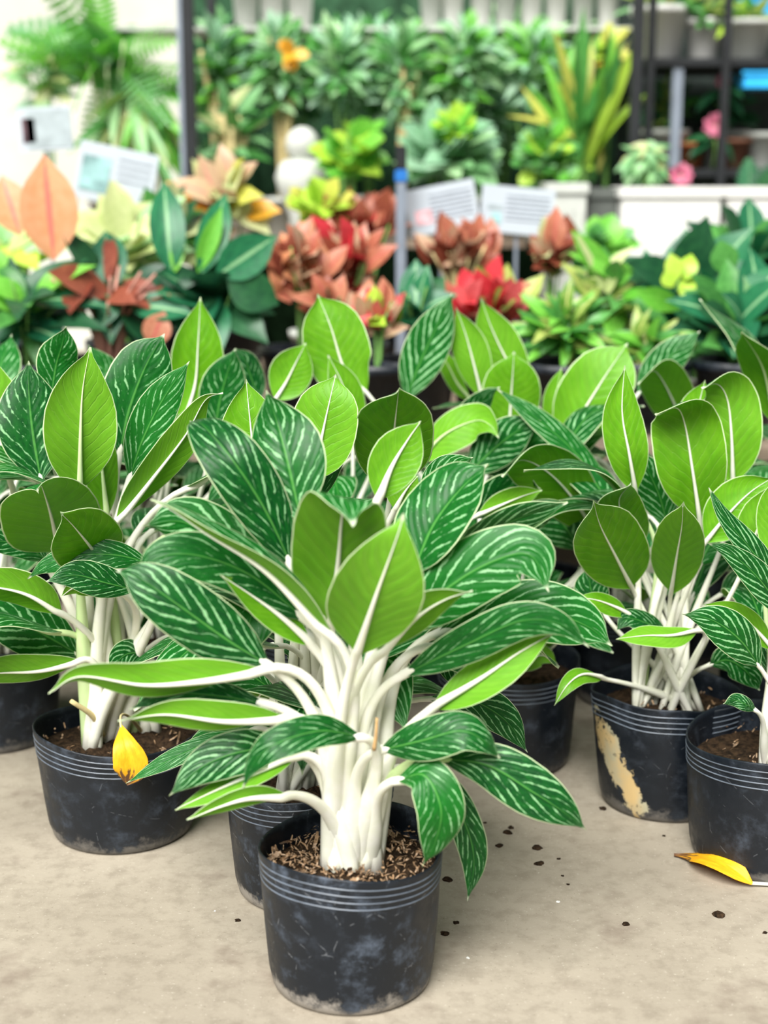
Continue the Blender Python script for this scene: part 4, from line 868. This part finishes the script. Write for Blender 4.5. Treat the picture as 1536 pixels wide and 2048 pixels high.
# planters behind the cards
def planter(label, x0, x1, y0, y1, Y, mat, z0=BZ, dep=.16, flutes=0):
    A = at(x0, (y0+y1)/2, Y); B = at(x1, (y0+y1)/2, Y); zt = zof(y0, Y); w = B.x-A.x; h = zt-z0
    root = empty('planter_box', ((A.x+B.x)/2, Y+dep/2, z0), label, 'planter'); t_ = .008
    link('body', boxes_mesh('body', [(Vector((0, -dep/2+t_/2, h/2)), (w, t_, h)), (Vector((0, dep/2-t_/2, h/2)), (w, t_, h)), (Vector((-w/2+t_/2, 0, h/2)), (t_, dep-2*t_, h)), (Vector((w/2-t_/2, 0, h/2)), (t_, dep-2*t_, h)), (Vector((0, 0, .006)), (w-2*t_, dep-2*t_, .012))], M[mat]), root)
    link('rim', boxes_mesh('rim', [(Vector((0, -dep/2-.003, h-.014)), (w+.012, .010, .028)), (Vector((0, dep/2+.003, h-.014)), (w+.012, .010, .028)), (Vector((-w/2-.003, 0, h-.014)), (.010, dep, .028)), (Vector((w/2+.003, 0, h-.014)), (.010, dep, .028))], M[mat], .002), root)
    for i in range(flutes): link('flute', boxes_mesh('flute', [(Vector((-w/2+w*(i+.5)/flutes, -dep/2-.004, h*.46)), (w/flutes*.35, .007, h*.8))], M[mat], .002), root)
    link('soil', boxes_mesh('soil', [(Vector((0, 0, h-.03)), (w-2*t_, dep-2*t_, .02))], M['soil']), root)
    return root
planter('grey-white fluted planter beside the small-photo card', 1098, 1172, 366, 470, 4.0, 'greywhite', flutes=4)
planter('dark grey planter between the grey-white and the white planter', 1176, 1240, 376, 470, 4.05, 'darkgrey')
planter('long white planter box before the black shelf unit', 1243, 1440, 374, 480, 3.98, 'white', flutes=7)
planter('white planter box half hidden by the dark glossy plant', 1452, 1560, 374, 450, 4.02, 'white', flutes=4)

# right-hand shelf unit with pots
SY = 4.9
xl, xr = at(1262, 200, SY).x, at(1600, 200, SY).x
unit = empty('shelf_unit', ((xl+xr)/2, SY, 0), 'black shelf unit stacked with small pots and pink flowers', 'shelf'); sw = xr-xl
link('added_dark_panel', boxes_mesh('added_dark_panel', [(Vector((.05, .30, .95)), (sw+.1, .012, 1.9))], M['backing']), unit)  # added dark sheet standing in for the dim interior behind the shelves
z1, z2 = zof(338, SY), zof(128, SY)
for zz in (z1, z2): link('shelf_board', boxes_mesh('shelf_board', [(Vector((0, 0, zz-.012)), (sw, .52, .024))], M['black'], .002), unit)
for xx in (-sw/2+.012, -sw/2+.235, sw/2-.012):
    link('upright', boxes_mesh('upright', [(Vector((xx, -.27, .95)), (.024, .018, 1.9))], M['black'], .002), unit)
link('grey_tube', boxes_mesh('grey_tube', [(Vector((at(1324, 220, SY).x-(xl+xr)/2, -.235, (z1+z2)/2-.012)), (.030, .03, z2-z1-.026))], M['steel'], .002), unit)
for (px, r_, h_, mt, zz, lab, lf_) in [
    (1380, .052, .078, 'terra', z1, 'orange terracotta pot on the black shelf unit', None),
    (1466, .062, .09, 'brownpot', z1, 'dark brown clay pot beside the terracotta pot', None),
    (1530, .05, .11, 'greywhite', z1, 'grey-white pot at the end beside the brown clay pot', None),
    (1312, .085, .16, 'white', z2, 'large white tub on the upper black shelf', 'soft'),
    (1400, .055, .125, 'white', z2, 'white tapered pot on the upper shelf next to the grey-green trough', 'green'),
    (1480, .085, .12, 'greywhite', z2, 'grey-green round trough on the upper shelf', 'lime')]:
    c = at(px, 200, SY-.1); rt = empty('shelf_pot', (c.x, SY-.1, zz), lab, 'pot', 'pots on the black shelf unit'); simple_pot(rt, r_, h_, mt)
    if lf_:
        rg = random.Random(px)
        for j in range(22): bleaf(rt, 'lance', rg.choice([lf_, 'green', 'varieg']), Vector((c.x+rg.uniform(-.04, .04), SY-.1, zz+h_*.9)), Vector((rg.uniform(-1, 1), rg.uniform(-1, .4), rg.uniform(.0, 1.2))), Vector((0, -.6, 1)), .12)
def flower(label, px, py, rpx, Y, z0):
    C = at(px, py, Y); rr = rpx*m_per_px(C); rt = empty('pink_flower', (C.x, Y, z0), label, 'flower', 'pink flowers on the shelf unit')
    link('stem', tube_mesh('stem', [Vector((0, 0, .0)), Vector((.004, 0, (C.z-z0)*.5)), C-Vector(rt.location)], [.003]*3, M['stem_green'], 6), rt)
    for j in range(9):
        a = j*2*math.pi/9; bleaf(rt, 'oval', 'rose', C, Vector((math.cos(a), -.5+.1*(j % 3), math.sin(a))), Vector((0, -1, 0)), rr*1.1)
    for j in range(4): bleaf(rt, 'lance', 'dark', C-Vector((0, 0, rr)), Vector((RND.uniform(-1, 1), -.3, RND.uniform(-.6, .3))), Vector((0, -.5, 1)), .11)
flower('pink bloom above the brown clay pot', 1430, 250, 24, SY-.2, z1)
flower('small pink bloom under the upper black shelf', 1446, 162, 16, SY-.15, z1)
flower('magenta bloom below the terracotta pot, above the white planter', 1362, 350, 24, 4.3, BZ)
onr('shelf_greenery', 'dark greenery behind the grey tube of the shelf unit', (1330, 220), (60, 60), 'lance', ['dark', 'green', 'deep', 'varieg'], 44, .09, Y=SY-.02, z0=z1)
onr('shelf_greenery', 'dark greenery over the brown clay pot', (1450, 215), (60, 40), 'lance', ['dark', 'deep', 'dark'], 30, .09, Y=SY+.08, z0=z1)
onr('shelf_greenery', 'drooping dark fronds over the white planter', (1490, 400), (70, 45), 'frond', ['dark', 'deep', 'green'], 14, .2, Y=4.2, z0=BZ)
# bright blue plastic items
def tray(label, px, py, w, h, Y, z0):
    C = at(px, py, Y); k = m_per_px(C); w *= k; h *= k
    rt = empty('blue_tray', (C.x, Y, C.z-h/2), label, 'tray'); d = .14; t_ = .006
    link('body', boxes_mesh('body', [(Vector((0, -d/2, h/2)), (w, t_, h)), (Vector((0, d/2, h/2)), (w, t_, h)), (Vector((-w/2, 0, h/2)), (t_, d, h)), (Vector((w/2, 0, h/2)), (t_, d, h)), (Vector((0, 0, t_/2)), (w, d, t_))], M['cyan']), rt)
    link('lip', boxes_mesh('lip', [(Vector((0, -d/2-.005, h)), (w+.02, .012, .008)), (Vector((0, d/2+.005, h)), (w+.02, .012, .008))], M['cyan']), rt)
tray('bright blue crate hanging above the upper black shelf', 1525, 25, 66, 60, SY+.1, 0)
tray('shallow bright blue tray tucked under the upper black shelf', 1512, 163, 66, 28, SY-.18, 0)
